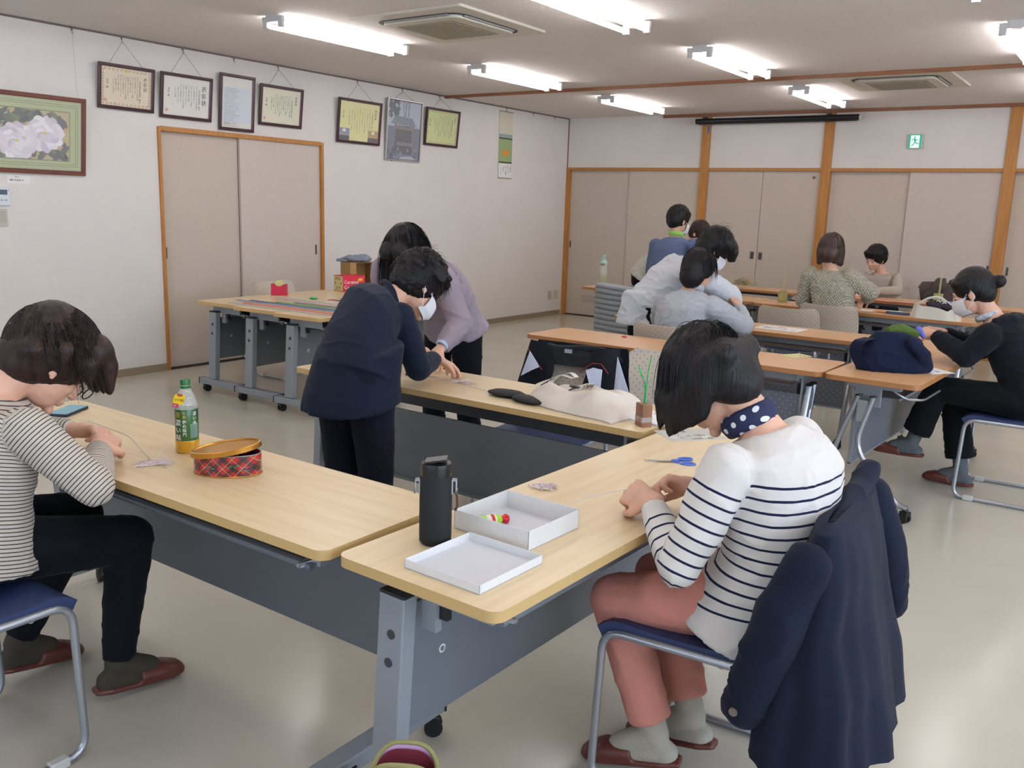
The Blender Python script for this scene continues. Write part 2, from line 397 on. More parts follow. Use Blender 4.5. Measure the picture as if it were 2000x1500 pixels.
def cert(title, n, tsize=.05, border=False, seal=True, photos=False, tcol=INK, crest=False):
    def f(r, mt, w, H2, fw):
        ink = MB(); top = H2-fw-.045
        P = lambda x, y, z=.0064: mt @ Vector((x, y, z))
        u = (mt.to_3x3() @ Vector((1, 0, 0))); v = (mt.to_3x3() @ Vector((0, 1, 0)))
        x = w-.055
        write(ink, title, P(x, top-.01), u, v, tsize, INK, True, bold=.03)
        x -= .045; s = .0125 if n > 8 else .014
        write(ink, '社会福祉協議会 御中', P(x, top-.04), u, v, s*1.3, INK, True, bold=.05)
        hh = H2-2*fw-.10; per = int(hh/(s*1.15))
        for i in range(n):
            x -= (2*w-.16)/(n+2.2)
            write(ink, (TEXT1*3)[i*7:i*7+per-(i*3) % 5-(4 if i > n-3 else 0)], P(x, top-(.03 if i > n-3 else 0)-.01), u, v, s, INK, True, bold=.04)
        write(ink, '会長 殿', P(-w+.035+.02, top-.05), u, v, s*1.5, INK, True, bold=.05)
        ink.build('lettering', None, r)
        if border:
            b = MB(); bm = M('cert_border', (196, 176, 138), .6)
            for i in range(46):
                t = i/46*4; k = int(t); q = t-k
                c = [(-w+.02+q*(2*w-.04), fw+.02), (w-.02, fw+.02+q*(H2-2*fw-.04)), (w-.02-q*(2*w-.04), H2-fw-.02), (-w+.02, H2-fw-.02-q*(H2-2*fw-.04))][k]
                b.ell(P(*c), .008, .010, .008, bm, 6)
            b.build('border', None, r, kind='stuff')
        if crest:
            MB().lathe([(0, 0), (.016, 0), (.016, .0008), (0, .001)], 12, M('crest_gold', (224, 206, 92), .4), Matrix.Translation(P(0, H2-fw-.022)) @ mt.to_3x3().to_4x4()).build('crest', None, r)
        if seal: MB().box(-w+.028, -w+.052, fw+.03, fw+.054, .0064, .0068, M('seal_red', (220, 140, 128), .7), mt).build('seal', None, r)
        if photos:
            for k, x0 in ((0, -w+.004), (1, w-.15)):
                b = MB(); wd = .145; x1 = x0+wd
                b.box(x0, x1, fw+.004, fw+.12, .0064, .007, M('photo_wall%d' % k, (184, 150, 78) if k else (128, 132, 158), .6), mt)
                b.box(x0, x1, fw+.004, fw+.03, .007, .0074, M('photo_floor', (120, 70, 48), .6), mt)
                b.box(x0+.05, x0+.09, fw+.085, fw+.112, .007, .0076, PAPER, mt)
                for i in range(11):
                    xx = x0+.01+i*.0125; b.prism([(xx-.006, fw+.01), (xx+.006, fw+.01), (xx+.005, fw+.05), (xx-.005, fw+.05)], .0074, .0082, M('photo_suit%d' % (i % 3), [(28, 28, 34), (48, 34, 32), (200, 194, 186)][0 if i % 4 else (i//4) % 3], .8), mt)
                    b.box(xx-.003, xx+.003, fw+.05, fw+.06, .0074, .0084, M('photo_face', (206, 160, 130), .8), mt)
                b.build('photograph', None, r)
    return f
C1 = M('cert_cream', (226, 208, 178), .7, var=.04, vscale=20); C2 = M('cert_white', (222, 219, 208), .7)
C3 = M('cert_ivory', (224, 220, 192), .7); C4 = M('cert_yellow', (226, 222, 150), .7); C5 = M('cert_green', (206, 214, 138), .7)
frame('framed_certificate', 'framed certificate on cream paper with ornamental border and gold crest, leftmost of the certificates', 'certificate', 3.905, 4.375, 2.10, 2.435, FR, C1, art=cert('表彰状', 11, .034, True, crest=True), wire=4.132)
frame('framed_certificate', 'framed white certificate with three large title characters, above the left end of the left doorway', 'certificate', 4.43, 4.915, 2.08, 2.435, FR, C2, art=cert('表彰状', 9, .05), wire=4.67)
def letter(r, mt, w, H2, fw):
    ink = MB(); P = lambda x, y, z=.0064: mt @ Vector((x, y, z)); u = mt.to_3x3() @ Vector((1, 0, 0)); v = mt.to_3x3() @ Vector((0, 1, 0))
    y = H2-fw-.10
    for i in range(22):
        L = random.uniform(.6, 1)*2*(w-.03); x = -w+.03
        k = int(L/.009); write(ink, ''.join(random.choice('のにをはるしたてと年会地区活動の') for _ in range(max(3, int(k*.8)))), P(x, y), u, v, .0085, INK); y -= .0148
    write(ink, '山本 光', P(-w+.03, fw+.03), u, v, .02, INK)
    ink.build('lettering', None, r)
    MB().box(-w+.018, w-.018, fw+.05, H2-fw-.085, .0060, .0062, M('letter_blue', (206, 214, 222), .7), mt).build('panel', None, r)
frame('framed_letter', 'narrow portrait framed typed letter on pale blue paper between two landscape certificates', 'certificate', 4.992, 5.358, 2.03, 2.50, FR, C2, art=letter)
frame('framed_certificate', 'framed ivory certificate with red seal, above the right half of the left doorway', 'certificate', 5.418, 5.91, 2.11, 2.465, FR, C3, art=cert('感謝状', 10, .026), wire=5.654)
frame('framed_certificate', 'framed yellow certificate with two group photographs along its bottom edge', 'certificate', 6.36, 6.96, 2.03, 2.455, FR, C4, art=cert('表彰状', 9, .032, seal=False, photos=True), wire=6.652)
SILV = M('silver_frame', (188, 186, 184), .3, metal=.5)
def gate(r, mt, w, H2, fw):
    B = MB(); c = lambda n, col: M('gp_'+n, col, .6)
    def poly(pts, z, m): B.prism([(x*w, fw+y*(H2-2*fw)) for x, y in pts], z, z+.0004, m, mt)
    poly([(-1, .5), (1, .5), (1, 1), (-1, 1)], .0064, c('sky', (176, 182, 200)))
    poly([(-1, 0), (1, 0), (1, .56), (-1, .56)], .0066, c('ground', (92, 100, 124)))
    rnd = random.Random(3)
    for i in range(46):
        x = rnd.uniform(-.98, -.35); y = rnd.uniform(.72, .99); s = rnd.uniform(.05, .1)
        poly([(x-s, y), (x, y-s*.5), (x+s, y), (x, y+s*.6)], .0070+i*1e-6, c('leaf%d' % (i % 2), [(48, 62, 74), (66, 82, 92)][i % 2]))
    for a, b in ((-.05, .14), (.12, .02), (.16, .3), (.3, .2), (.02, -.1)):
        poly([(a-.012, .6), (a+.012, .6), (b+.012, 1), (b-.012, 1)], .0069, c('tree', (60, 62, 70)))
    for s in (-1, 1): poly([(s*.62-.05, .08), (s*.62+.05, .08), (s*.52+.05, .62), (s*.52-.05, .62)], .0074, c('post', (112, 96, 98)))
    poly([(-.62, .10), (.5, .10), (.46, .58), (-.5, .58)], .0070, c('door', (48, 46, 58)))
    poly([(-.8, .60), (.72, .58), (.5, .72), (-.55, .74)], .0078, c('roof', (92, 104, 120)))
    for i in range(14): poly([(-.76+i*.105, .598), (-.75+i*.105+.03, .598), (-.5+i*.075+.02, .73), (-.5+i*.075, .73)], .0083, c('tile', (140, 152, 166)))
    poly([(-.55, .52), (.52, .51), (.52, .56), (-.55, .57)], .0080, c('lintel', (120, 104, 106)))
    for i in range(26):
        x = rnd.uniform(-.95, .95); y = rnd.uniform(.02, .2); s = rnd.uniform(.05, .13)
        poly([(x-s, y), (x, y-s*.5), (x+s, y), (x, y+s*.5)], .0086+i*1e-6, c('shrub%d' % (i % 3), [(38, 50, 66), (70, 82, 108), (112, 122, 148)][i % 3]))
    poly([(-.3, .0), (.9, .0), (.5, .07), (-.1, .05)], .0090, c('path', (170, 176, 196)))
    for i in range(8): poly([(-.4+i*.12, .24), (-.37+i*.12, .24), (-.37+i*.12, .3), (-.4+i*.12, .3)], .0089, c('lamp', (190, 196, 214)))
    B.build('picture', None, r)
frame('framed_photograph', 'tall silver framed photograph of an old tiled roof gate under bare trees', 'photograph', 7.045, 7.59, 1.90, 2.528, SILV, C2, fw=.014, art=gate, wire=7.312)
frame('framed_certificate', 'framed yellow green certificate hanging rightmost, just right of the silver framed photograph', 'certificate', 7.66, 8.235, 2.095, 2.50, FR, C5, art=cert('委嘱状', 8, .02, True, seal=False, crest=True), wire=7.922)
# peony painting
PM = M('painting_mount', (176, 184, 130), .8, bump=.2, bscale=300)
def peony(r, mt, w, H2, fw):
    B = MB(); iw = .07; x0, x1, y0, y1 = -w+.10, w-.095, fw+.075, H2-fw-.085
    lm = M('mount_line', (104, 108, 84), .7)
    for k, g in ((0, .03), (1, .045)):
        for a in ((-w+g, w-g, fw+g, fw+g+.003), (-w+g, w-g, H2-fw-g-.003, H2-fw-g), (w-g-.003, w-g, fw+g, H2-fw-g)): B.box(a[0], a[1], a[2], a[3], .006, .0068+.0004*k, lm, mt)
    B.box(x0-.006, x1+.006, y0-.006, y1+.006, .006, .0066, lm, mt)
    B.box(x0, x1, y0, y1, .006, .007, M('paint_gold', (196, 160, 98), .7, rgb2=(178, 176, 140), vscale=14), mt)
    rnd = random.Random(11); z = [.0072]
    def blob(cx, cy, a, b, an, m, wob=.12, n=14):
        pts = []
        for k in range(n):
            t = 2*PI*k/n; q = 1+rnd.uniform(-wob, wob); px = a*math.cos(t)*q; py = b*math.sin(t)*q
            X = cx+px*math.cos(an)-py*math.sin(an); Y = cy+px*math.sin(an)+py*math.cos(an)
            pts.append((min(max(X, x0), x1), min(max(Y, y0), y1)))
        z[0] += .00001; B.prism(pts, z[0], z[0]+.0002, m, mt)
    G = [M('paint_leaf%d' % i, c, .7) for i, c in enumerate([(66, 78, 66), (84, 88, 74), (56, 66, 62), (98, 112, 70), (88, 76, 84)])]
    for cx in [x0+.02+i*.052 for i in range(int((x1-x0)/.052))]:
        for j in range(5):
            blob(cx+rnd.uniform(-.02, .02), rnd.choice([y1-.03, y1-.07, y1-.12, y0+.03, y0+.07, y0+.12]), rnd.uniform(.034, .06), rnd.uniform(.016, .026), rnd.uniform(0, PI), rnd.choice(G), .18)
    Wp = [M('petal%d' % i, c, .7) for i, c in enumerate([(230, 224, 230), (216, 208, 218), (240, 236, 238), (204, 194, 208), (226, 214, 222)])]
    for cx, cy, R in ((x1-.18, (y0+y1)/2+.01, .125), (x1-.38, (y0+y1)/2-.055, .13), (x1-.62, (y0+y1)/2+.05, .11), (x0+.18, (y0+y1)/2-.05, .11)):
        for ring, nn in ((1.0, 13), (.72, 11), (.45, 8)):
            for k in range(nn):
                t = 2*PI*k/nn+ring; blob(cx+R*ring*.62*math.cos(t), cy+R*ring*.52*math.sin(t), R*.42*ring+.012, R*.3*ring+.01, t, rnd.choice(Wp), .14, 12)
        blob(cx, cy+.006, .018, .01, 0, M('stamen', (206, 196, 110), .7), .3)
    B.box(x1-.035, x1-.02, y0+.015, y0+.045, z[0]+.0004, z[0]+.0008, M('artist_seal', (70, 50, 60), .7), mt)
    B.build('picture', None, r)
r = frame('framed_painting', 'large brown framed painting of white peonies on a sage green mount', 'painting', 2.36, 3.775, 1.585, 2.145, M('brown_frame', (112, 62, 46), .5, var=.1), PM, fw=.028, top=.075, art=peony)
MB().tube([(.02, 3.741, H-.03), (.03, 3.74, 2.2), (.06, 3.74, 2.14)], .0012, 5).tube([(.02, 2.45, H-.03), (.06, 2.45, 2.14)], .0012, 5).build('cord', M('nylon_line', (176, 170, 168), .5), r)
c = MB().box(.0, .0015, 3.205, 3.365, 1.508, 1.566, PAPER).build('caption_card', None, label='small white caption card below the peony painting', cat='card')
ink = MB(); write(ink, '牡 丹', (.002, 3.262, 1.551), (0, 1, 0), (0, 0, 1), .010, INK, bold=.08); write(ink, '寄贈  内 田 様 より', (.002, 3.222, 1.528), (0, 1, 0), (0, 0, 1), .0125, INK, bold=.08)
ink.build('lettering', None, c)
# wall controls
p = MB().box(0, .02, 3.09, 3.212, 1.352, 1.478, M('panel_white', (214, 220, 226), .4)).build('intercom_panel', None, label='white wall control panel with a dark screen below the caption card', cat='panel', bevel=.004)
MB().box(.02, .0215, 3.105, 3.19, 1.428, 1.463, M('lcd', (74, 96, 112), .2)).build('screen', None, p)
for i in range(3): MB().box(.02, .0225, 3.11+i*.03, 3.128+i*.03, 1.385, 1.396, M('btn', (170, 178, 188), .4)).build('button', None, p)
MB().box(.02, .0215, 3.192, 3.204, 1.455, 1.461, M('pinkled', (200, 120, 150), .4)).build('indicator', None, p)
p = MB().box(0, .012, 3.065, 3.185, 1.208, 1.328, M('panel_beige', (186, 182, 172), .5)).build('switch_panel', None, label='beige switch plate below the control panel on the left wall', cat='switch', bevel=.003)
MB().box(.012, .015, 3.08, 3.172, 1.235, 1.315, M('rocker', (176, 172, 160), .45)).build('rocker', None, p, bevel=.002)
MB().box(.012, .0135, 3.163, 3.170, 1.243, 1.247, RED).build('indicator', None, p)
o = MB().box(0, .01, 10.30, 10.385, .225, .34, M('plate_grey', (186, 180, 172), .5)).build('blank_plate', None, label='narrow grey blank wall plate left of the socket near the corner', cat='plate', bevel=.002)
MB().ell((.0105, 10.342, .325), .002, .004, .004, PEWTER, 8).build('screw', None, o)
o = MB().box(0, .01, 10.44, 10.55, .222, .342, M('plate_cream', (206, 200, 168), .5)).build('wall_socket', None, label='cream double power socket low on the left wall beside the corner post', cat='socket', bevel=.002)
for dz in (.258, .305):
    for dy in (-.012, .012): MB().box(.0101, .0108, 10.495+dy-.002, 10.495+dy+.002, dz-.009, dz+.009, BLACK).build('slot', None, o)
# calendar scroll
sc = empty('hanging_scroll', label='long narrow hanging calendar scroll with two orange fruits on green, near the corner', cat='scroll')
def tb(y0, y1, z0, z1, x, m, nm): return MB().box(x, x+.002, y0, y1, z0, z1, m).build(nm, None, sc)
tb(9.065, 9.34, 1.80, 2.595, .004, M('scroll_paper', (212, 206, 186), .8), 'backing')
tb(9.065, 9.34, 2.275, 2.33, .006, M('scroll_greyblue', (150, 160, 158), .8), 'band'); tb(9.065, 9.34, 2.27, 2.285, .0075, M('scroll_dark', (62, 62, 52), .8), 'band')
tb(9.065, 9.34, 2.0, 2.27, .006, M('scroll_green', (150, 170, 122), .8), 'picture'); tb(9.065, 9.34, 1.985, 2.0, .0075, MATS['scroll_dark'], 'band')
tb(9.072, 9.335, 1.812, 1.975, .006, PAPER, 'date_sheet')
for dy in (9.165, 9.245): MB().ell((.009, dy, 2.105), .004, .04, .042, M('persimmon', (214, 150, 60), .6), 16).build('fruit', None, sc)
ink = MB()
for i in range(5): write(ink, ['一月睦月', '日月火水木', '実りの秋を', '言祝ぎて', '二〇二三'][i], (.0085, 9.315-i*.05, 1.97-.01*i), (0, 1, 0), (0, 0, 1), .022 if i % 2 == 0 else .018, INK, True, bold=.05)
ink.build('lettering', None, sc)
MB().tube([(.01, 9.16, 2.595), (.022, 9.193, 2.61), (.01, 9.25, 2.595)], .0016, 5).build('cord', BLACK, sc)
MB().tube([(.006, 9.06, 2.596), (.006, 9.345, 2.596)], .005, 8).tube([(.006, 9.06, 1.803), (.006, 9.345, 1.803)], .005, 8).build('rod', M('scroll_rod', (150, 140, 118), .6), sc)
hook(4.132, 'picture hook holding the cream bordered certificate'); hook(4.67, 'picture hook holding the white certificate with large title'); hook(5.174, 'picture hook above the narrow framed letter')
hook(5.654, 'picture hook holding the ivory certificate with red seal'); hook(6.652, 'picture hook holding the yellow certificate with photographs'); hook(7.312, 'picture hook holding the silver framed photograph')
hook(7.922, 'empty picture hook on the rail above the yellow green certificate'); hook(9.193, 'picture hook carrying the hanging calendar scroll'); hook(3.741, 'picture hook carrying the nylon line of the peony painting')
hook(9.774, 'empty picture hook on the rail just right of the hanging scroll'); hook(10.28, 'empty picture hook on the rail nearest the room corner')
# exit sign, projection screen, sprinkler-like disc, blue tape
ex = MB().box(4.36, 4.505, YB-.035, YB, 2.215, 2.365, M('exit_body', (190, 206, 190), .4)).build('exit_sign', None, label='green and white lit exit sign with a running figure on the back wall', cat='sign', bevel=.004)
EW = M('exit_white', (226, 240, 238), .5, emis=.55); EG = M('exit_green', (46, 166, 128), .5, emis=.45)
MB().box(4.366, 4.499, YB-.0365, YB-.035, 2.222, 2.36, EW).build('face', None, ex)
MB().box(4.366, 4.387, YB-.038, YB-.0365, 2.222, 2.36, EG).box(4.478, 4.499, YB-.038, YB-.0365, 2.222, 2.36, EG).box(4.366, 4.499, YB-.038, YB-.0365, 2.352, 2.36, EG).build('border', None, ex)
f = MB(); y = YB-.040
f.ell((4.429, y, 2.334), .0085, .002, .0085, EG, 12)
for pts, rr in (([(4.430, y, 2.32), (4.434, y, 2.285)], .008), ([(4.431, y, 2.317), (4.409, y, 2.312), (4.400, y, 2.295)], .0038), ([(4.432, y, 2.316), (4.450, y, 2.300), (4.462, y, 2.310)], .0038), ([(4.434, y, 2.284), (4.452, y, 2.268), (4.474, y, 2.266)], .0046), ([(4.434, y, 2.284), (4.423, y, 2.262), (4.402, y, 2.243)], .0048)):
    f.tube(pts, rr, 8, EG)
f.build('running_figure', None, ex)
ps = empty('projection_screen', label='long black rolled up projection screen case high on the back wall', cat='projection screen')
MB().tube([(1.90, YB-.10, 2.555), (3.845, YB-.10, 2.555)], .032, 16).build('case', BLACK, ps)
MB().tube([(1.885, YB-.10, 2.555), (1.90, YB-.10, 2.555)], .034, 16).tube([(3.845, YB-.10, 2.555), (3.862, YB-.10, 2.555)], .034, 16).build('end_cap', CREAM, ps)
MB().box(1.99, 2.02, YB-.12, YB-.028, 2.585, 2.605).box(3.495, 3.525, YB-.12, YB-.028, 2.585, 2.605).build('bracket', GREYK, ps)
MB().box(1.93, 3.82, YB-.10, YB-.096, 2.515, 2.527).build('pull_bar', BLACK, ps)
MB().prism([(2.02, 2.51), (2.055, 2.50), (2.05, 2.43), (2.035, 2.41)], 0, .002, mtx=Matrix(((1, 0, 0, 0), (0, 0, -1, YB-.031), (0, 1, 0, 0), (0, 0, 0, 1)))).build('blue_tape', M('tape_blue', (74, 110, 160), .6), label='scrap of blue tape stuck on the post under the projection screen', cat='tape')
MB().lathe([(0, 0), (.018, 0), (.018, .006), (.008, .012), (0, .012)], 16, None, Matrix.Translation((3.372, YB+.012, 1.902)) @ Matrix.Rotation(PI/2, 4, 'X')).build('door_stop_disc', PEWTER, label='small round metal disc at the top corner of a back wall door', cat='fitting')
# ------------------------------------------------------------------ ceiling: lamps and air conditioners
TL = M('fluorescent_tube', (255, 255, 255), .5); TL.node_tree.nodes['Principled BSDF'].inputs['Emission Color'].default_value = (1, .97, .98, 1); TL.node_tree.nodes['Principled BSDF'].inputs['Emission Strength'].default_value = TUBE
LW = M('lamp_white', (206, 204, 202), .45)
lamp = empty('fluorescent_lamp', (0, 0, H), label='x', cat='ceiling lamp', group='twin tube ceiling lamps')
MB().prism([(-.035, 0), (.035, 0), (.062, -.0), (.028, -.048), (-.028, -.048), (-.062, 0)], -.625, .625, mtx=Matrix(((1, 0, 0, 0), (0, 0, 1, 0), (0, 1, 0, 0), (0, 0, 0, 1)))).build('housing', LW, lamp)
for s in (-1, 1):
    MB().tube([(s*.075, -.595, -.062), (s*.075, .595, -.062)], .0155, 12).build('tube', TL, lamp)
    for t in (-1, 1):
        MB().box(s*.03 if s > 0 else -.098, .098 if s > 0 else -.03, t*.607-.014, t*.607+.014, -.045, -.012).cbox((s*.075, t*.605, -.06), .042, .024, .045).build('lamp_holder', LW, lamp, bevel=.004)
first = True
LN = {(1, 0): 'twin tube ceiling lamp only just entering the top left edge of the picture', (1, 1): 'twin tube ceiling lamp over the left doorway, nearest to the framed certificates', (1, 2): 'twin tube ceiling lamp crossed by the ceiling beam at its left end', (1, 3): 'farthest left twin tube ceiling lamp, over the far left corner of the room',
      (2, 1): 'large bright twin tube ceiling lamp right of the near air conditioner', (2, 2): 'twin tube ceiling lamp crossed by the ceiling beam left of the far air conditioner', (2, 3): 'twin tube ceiling lamp just in front of the projection screen',
      (3, 1): 'twin tube ceiling lamp showing only its end at the top right of the picture', (3, 2): 'twin tube ceiling lamp cut by the right edge of the picture'}
lamp_xy = []
for i, x in ((1, 1.745), (2, 3.80), (3, 5.84), (4, 7.9), (5, 9.6)):
    for j, y in ((-1, .45), (0, 2.58), (1, 4.76), (2, 6.96), (3, 9.2)):
        lamp_xy.append((x, y))
        lab = LN.get((i, j), 'twin tube ceiling lamp out of view')
        if first: lamp.location = (x, y, H); lamp['label'] = lab; first = False; continue
        c = copy_tree(lamp, (x, y, H)); c['label'] = lab
        if (i, j) in LN: pass
def aircon(x, y, w, d, lab, rot=0):
    r = empty('ceiling_air_conditioner', (x, y, H), rot, label=lab, cat='air conditioner')
    P = M('ac_panel', (206, 200, 186), .5)
    MB().prism(rrect(-w/2, w/2, -d/2, d/2, .02, 3), -.018, 0, P).build('panel', None, r, bevel=.003)
    iw, idp = w*.38, d*.38
    MB().prism(rrect(-iw, iw, -idp, idp, .10, 6), -.022, -.017, M('ac_slot', (62, 58, 66), .6)).build('air_slot', None, r)
    MB().prism(rrect(-iw+.03, iw-.03, -idp+.03, idp-.03, .08, 6), -.040, -.021, P).build('inner_panel', None, r, bevel=.004)
    MB().prism(rrect(-iw*.68, iw*.68, -idp*.68, idp*.68, .01, 3), -.044, -.039, M('ac_grille', (150, 142, 122), .7)).build('grille', None, r)
    for s, ax in ((-1, 0), (1, 0), (-1, 1), (1, 1)):
        a = (iw-.015)*s if ax == 0 else 0; b = (idp-.015)*s if ax == 1 else 0
        MB().cbox((a, b, -.026), .014 if ax == 0 else iw*1.5, .014 if ax == 1 else idp*1.5, .01).build('vane', M('ac_vane', (150, 146, 140), .5), r, bevel=.002)
    g = MB()
    for i in range(13):
        t = -idp*.64+i*idp*1.28/12; g.cbox((0, t, -.0455), iw*1.3, .004, .003)
    for i in range(9):
        t = -iw*.6+i*iw*1.2/8; g.cbox((t, 0, -.0458), .004, idp*1.3, .003)
    g.build('grille_bars', M('ac_bar', (168, 160, 140), .6), r, kind='stuff')
aircon(2.615, 4.92, .95, .95, 'square ceiling air conditioner between the two nearest lamps, top centre of the picture')
aircon(4.695, 8.62, .95, .95, 'ceiling air conditioner beyond the brown beam, above the exit sign')
# ------------------------------------------------------------------ tables
def top_board(r, mat, edge, w=.45, l=1.8, t=.024, rad=.03):
    mb = MB(); P = rrect(-l/2, l/2, -w/2, w/2, rad, 5)
    mb.prism(P, .70-t, .70, edge, smooth=True)
    mb.add([(p[0], p[1], .7002) for p in P], [list(range(len(P)))], False, mat)
    return mb.build('table_top', None, r)
def caster(r, x, y, z=.055, ang=0):
    c = MB(); m = Matrix.Translation((x, y, 0)) @ Matrix.Rotation(ang, 4, 'Z')
    c.tube([(0, 0, z), (0, 0, z+.02)], .008, 8, GREYK, mtx=m)
    c.box(-.012, .03, -.02, .02, .036, .06, BLACK, m)
    k = c.build('caster', None, r, bevel=.004)
    w = MB()
    for s in (-1, 1): w.tube([(.012, s*.008, .026), (.012, s*.021, .026)], .026, 14, RUBBER, mtx=m)
    w.build('wheel', None, k)
    return k
def oak_table(loc, rz, lab, grp=None, detail=True):
    """pale oak flip table: user side is local -y, the modesty panel hangs at +y"""
    r = empty('folding_table', loc, rz, label=lab, cat='table', **({'group': grp} if grp else {}))
    top_board(r, LTOP, LEDGE)
    for s in (-1, 1):
        x = s*.825
        p = MB()
        a0, a1 = .105, .035     # post leans: top nearer the panel
        vs = []
        for z, yc in ((.11, a0+.03), (.62, a0)):
            for dx, dy in ((-.022, -.0375), (.022, -.0375), (.022, .0375), (-.022, .0375)): vs.append((x+dx, yc+dy, z))
        p.add(vs, [(0, 3, 2, 1), (4, 5, 6, 7), (0, 1, 5, 4), (1, 2, 6, 5), (2, 3, 7, 6), (3, 0, 4, 7)])
        p.build('leg', GREY, r, bevel=.004)
        MB().box(x-.022, x+.022, a0-.0375, a0+.0375, .62, .628).build('leg_cap', BLACK, r, bevel=.002)
        for z in (.46, .53):
            f = MB(); f.tube([(x+s*.0225, a0+.008*(1 if z < .5 else 0), z), (x+s*.0245, a0+.008*(1 if z < .5 else 0), z)], .011, 12)
            f.build('plug', GREYK, r)
        MB().box(x-.03, x+.03, -.19, .27, .062, .108, GREY).build('foot', None, r, bevel=.005)
        MB().box(x-.031, x+.031, .27, .275, .062, .108).box(x-.031, x+.031, -.195, -.19, .062, .108).build('foot_cap', BLACK, r)
        for y in (-.165, .235): caster(r, x-s*.0, y, ang=.5*s+y)
        # hinge bracket under the top
        b = MB(); b.box(x-s*.03-.006, x-s*.03+.006, -.14, .15, .612, .676, GREY).box(x-s*.04-.010, x-s*.04+.010, .022, .062, .54, .66, GREY).box(x-s*.05-.008, x-s*.05+.008, .0, .030, .57, .62, BLACK)
        b.tube([(x-s*.06, -.10, .61), (x-s*.09, -.15, .60), (x-s*.10, .04, .655)], .006, 8, CHROME)
        b.build('hinge_bracket', None, r)
    MB().box(-.80, .80, .112, .122, .27, .575, GREYD).box(-.80, .80, .112, .14, .262, .274, GREYD).build('modesty_panel', None, r, bevel=.002)
    MB().box(-.78, .78, .108, .13, .605, .672, GREYK).build('cross_beam', None, r, bevel=.003)
    MB().tube([(-.67, .112, .425), (-.67, .110, .425)], .011, 16, WHITE).tube([(-.67, .1098, .425), (-.67, .1092, .425)], .007, 12, GREYD).build('maker_badge', None, r)
    sh = MB(); sh.box(-.74, .74, -.115, .10, .600, .604)
    sh.build('shelf', GREYD, r)
    MB().tube([(-.76, -.13, .598), (.76, -.13, .598)], .009, 8, GREYD).box(-.745, -.735, -.13, .09, .594, .606, GREYK).box(.735, .745, -.13, .09, .594, .606, GREYK).build('shelf_rail', None, r)
    return r
def beech_table(loc, rz, lab, grp=None, lever=True):
    """warm beech flip table with paired bent oval tubes at each end and a perforated panel"""
    r = empty('folding_table', loc, rz, label=lab, cat='table', **({'group': grp} if grp else {}))
    top_board(r, WTOP, WEDGE, rad=.045)
    for s in (-1, 1):
        x = s*.80
        a = bend([(x, .07, .60), (x, .16, .33), (x, .215, .085)], .12, 6)
        MB().tube(a, .017, 10, sx=.8).build('leg', CHROME, r)
        b = bend([(x, .0, .60), (x, .07, .34), (x, -.165, .085), (x, -.215, .075)], .10, 6)
        MB().tube(b, .017, 10, sx=.8).build('leg', CHROME, r)
        MB().box(x-.012, x+.012, .02, .07, .47, .58).build('leg_web', GREY, r, bevel=.003)
        MB().tube([(x, .07, .60), (x, .071, .606)], .018, 10).tube([(x, .0, .60), (x, .001, .606)], .018, 10).build('leg_cap', BLACK, r)
        caster(r, x, -.215, ang=1.2); caster(r, x, .215, ang=.4)
        hb = MB(); hb.box(x-s*.03-.02, x-s*.03+.02, -.12, .14, .64, .678, GREY).box(x-s*.03-.005, x-s*.03+.005, -.03, .10, .545, .65, GREY).box(x-s*.06-.009, x-s*.06+.009, .01, .05, .54, .60, BLACK)
        hb.build('hinge_bracket', None, r, bevel=.003)
        if lever:
            MB().tube(bend([(x-s*.06, -.03, .665), (x-s*.06, -.13, .60), (x-s*.18, -.19, .585), (x-s*.52, -.19, .585)], .05, 4), .006, 8).build('flip_lever', CHROME, r)
    MB().box(-.77, .77, .085, .094, .24, .55, PERF).build('modesty_panel', None, r)
    MB().box(-.775, .775, .083, .10, .234, .244).box(-.775, -.765, .083, .10, .24, .55).box(.765, .775, .083, .10, .24, .55).build('panel_edge', GREY, r)
    MB().box(-.76, .76, .07, .12, .625, .668).build('cross_beam', GREY, r, bevel=.004)
    MB().box(-.70, .70, -.10, .07, .585, .589).build('shelf', GREYD, r)
    MB().tube([(-.72, -.105, .590), (.72, -.105, .590)], .006, 8).build('shelf_rail', GREY, r)
    return r
tA = oak_table((4.392, 1.505, 0), 0, 'pale oak folding table with the tea bottle and the red tartan tin on it')
tB = oak_table((5.572, 2.185, 0), -PI/2-.030+PI, 'pale oak folding table with the white box, its lid and the black tumbler')
tB.rotation_euler = (0, 0, PI/2-.030)
tC = oak_table((4.425, 2.965, 0), PI, 'pale oak folding table with the canvas tote bag, behind the person in navy')
for i, (x, y, lab) in enumerate([(1.12, 4.955, 'pale oak folding table leftmost of the three pushed together by the left doorway'), (1.575, 4.93, 'middle pale oak folding table of the three pushed together, carrying coloured cords'), (2.04, 4.90, 'pale oak folding table rightmost of the three pushed together, beside the person in mauve')]):
    t = copy_tree(tB, (x, y, 0)); t.rotation_euler = (0, 0, PI/2+.055); t['label'] = lab
tE = beech_table((4.535, 4.68, 0), PI-.008, 'warm beech folding table with the pink case, front row of the right group')
def bt(x, y, rz, lab):
    t = copy_tree(tE, (x, y, 0)); t.rotation_euler = (0, 0, rz); t['label'] = lab; return t
bt(5.70, 5.33, PI/2-.035, 'warm beech folding table turned end on, under the navy cloth bag')
bt(4.42, 5.98, PI-.01, 'warm beech folding table with a printed sheet on it, second row of the right group')
bt(2.985, 7.90, 0, 'warm beech folding table with the tall tea bottle at its left end')
bt(4.79, 7.80, PI-.045, 'warm beech folding table with the white tote bag, behind the masked person in black')
bt(2.93, 9.15, 0, 'warm beech folding table nearest the back wall, with raffia on it')
bt(4.97, 9.10, 0, 'warm beech folding table at the back where the smiling person in beige sits')
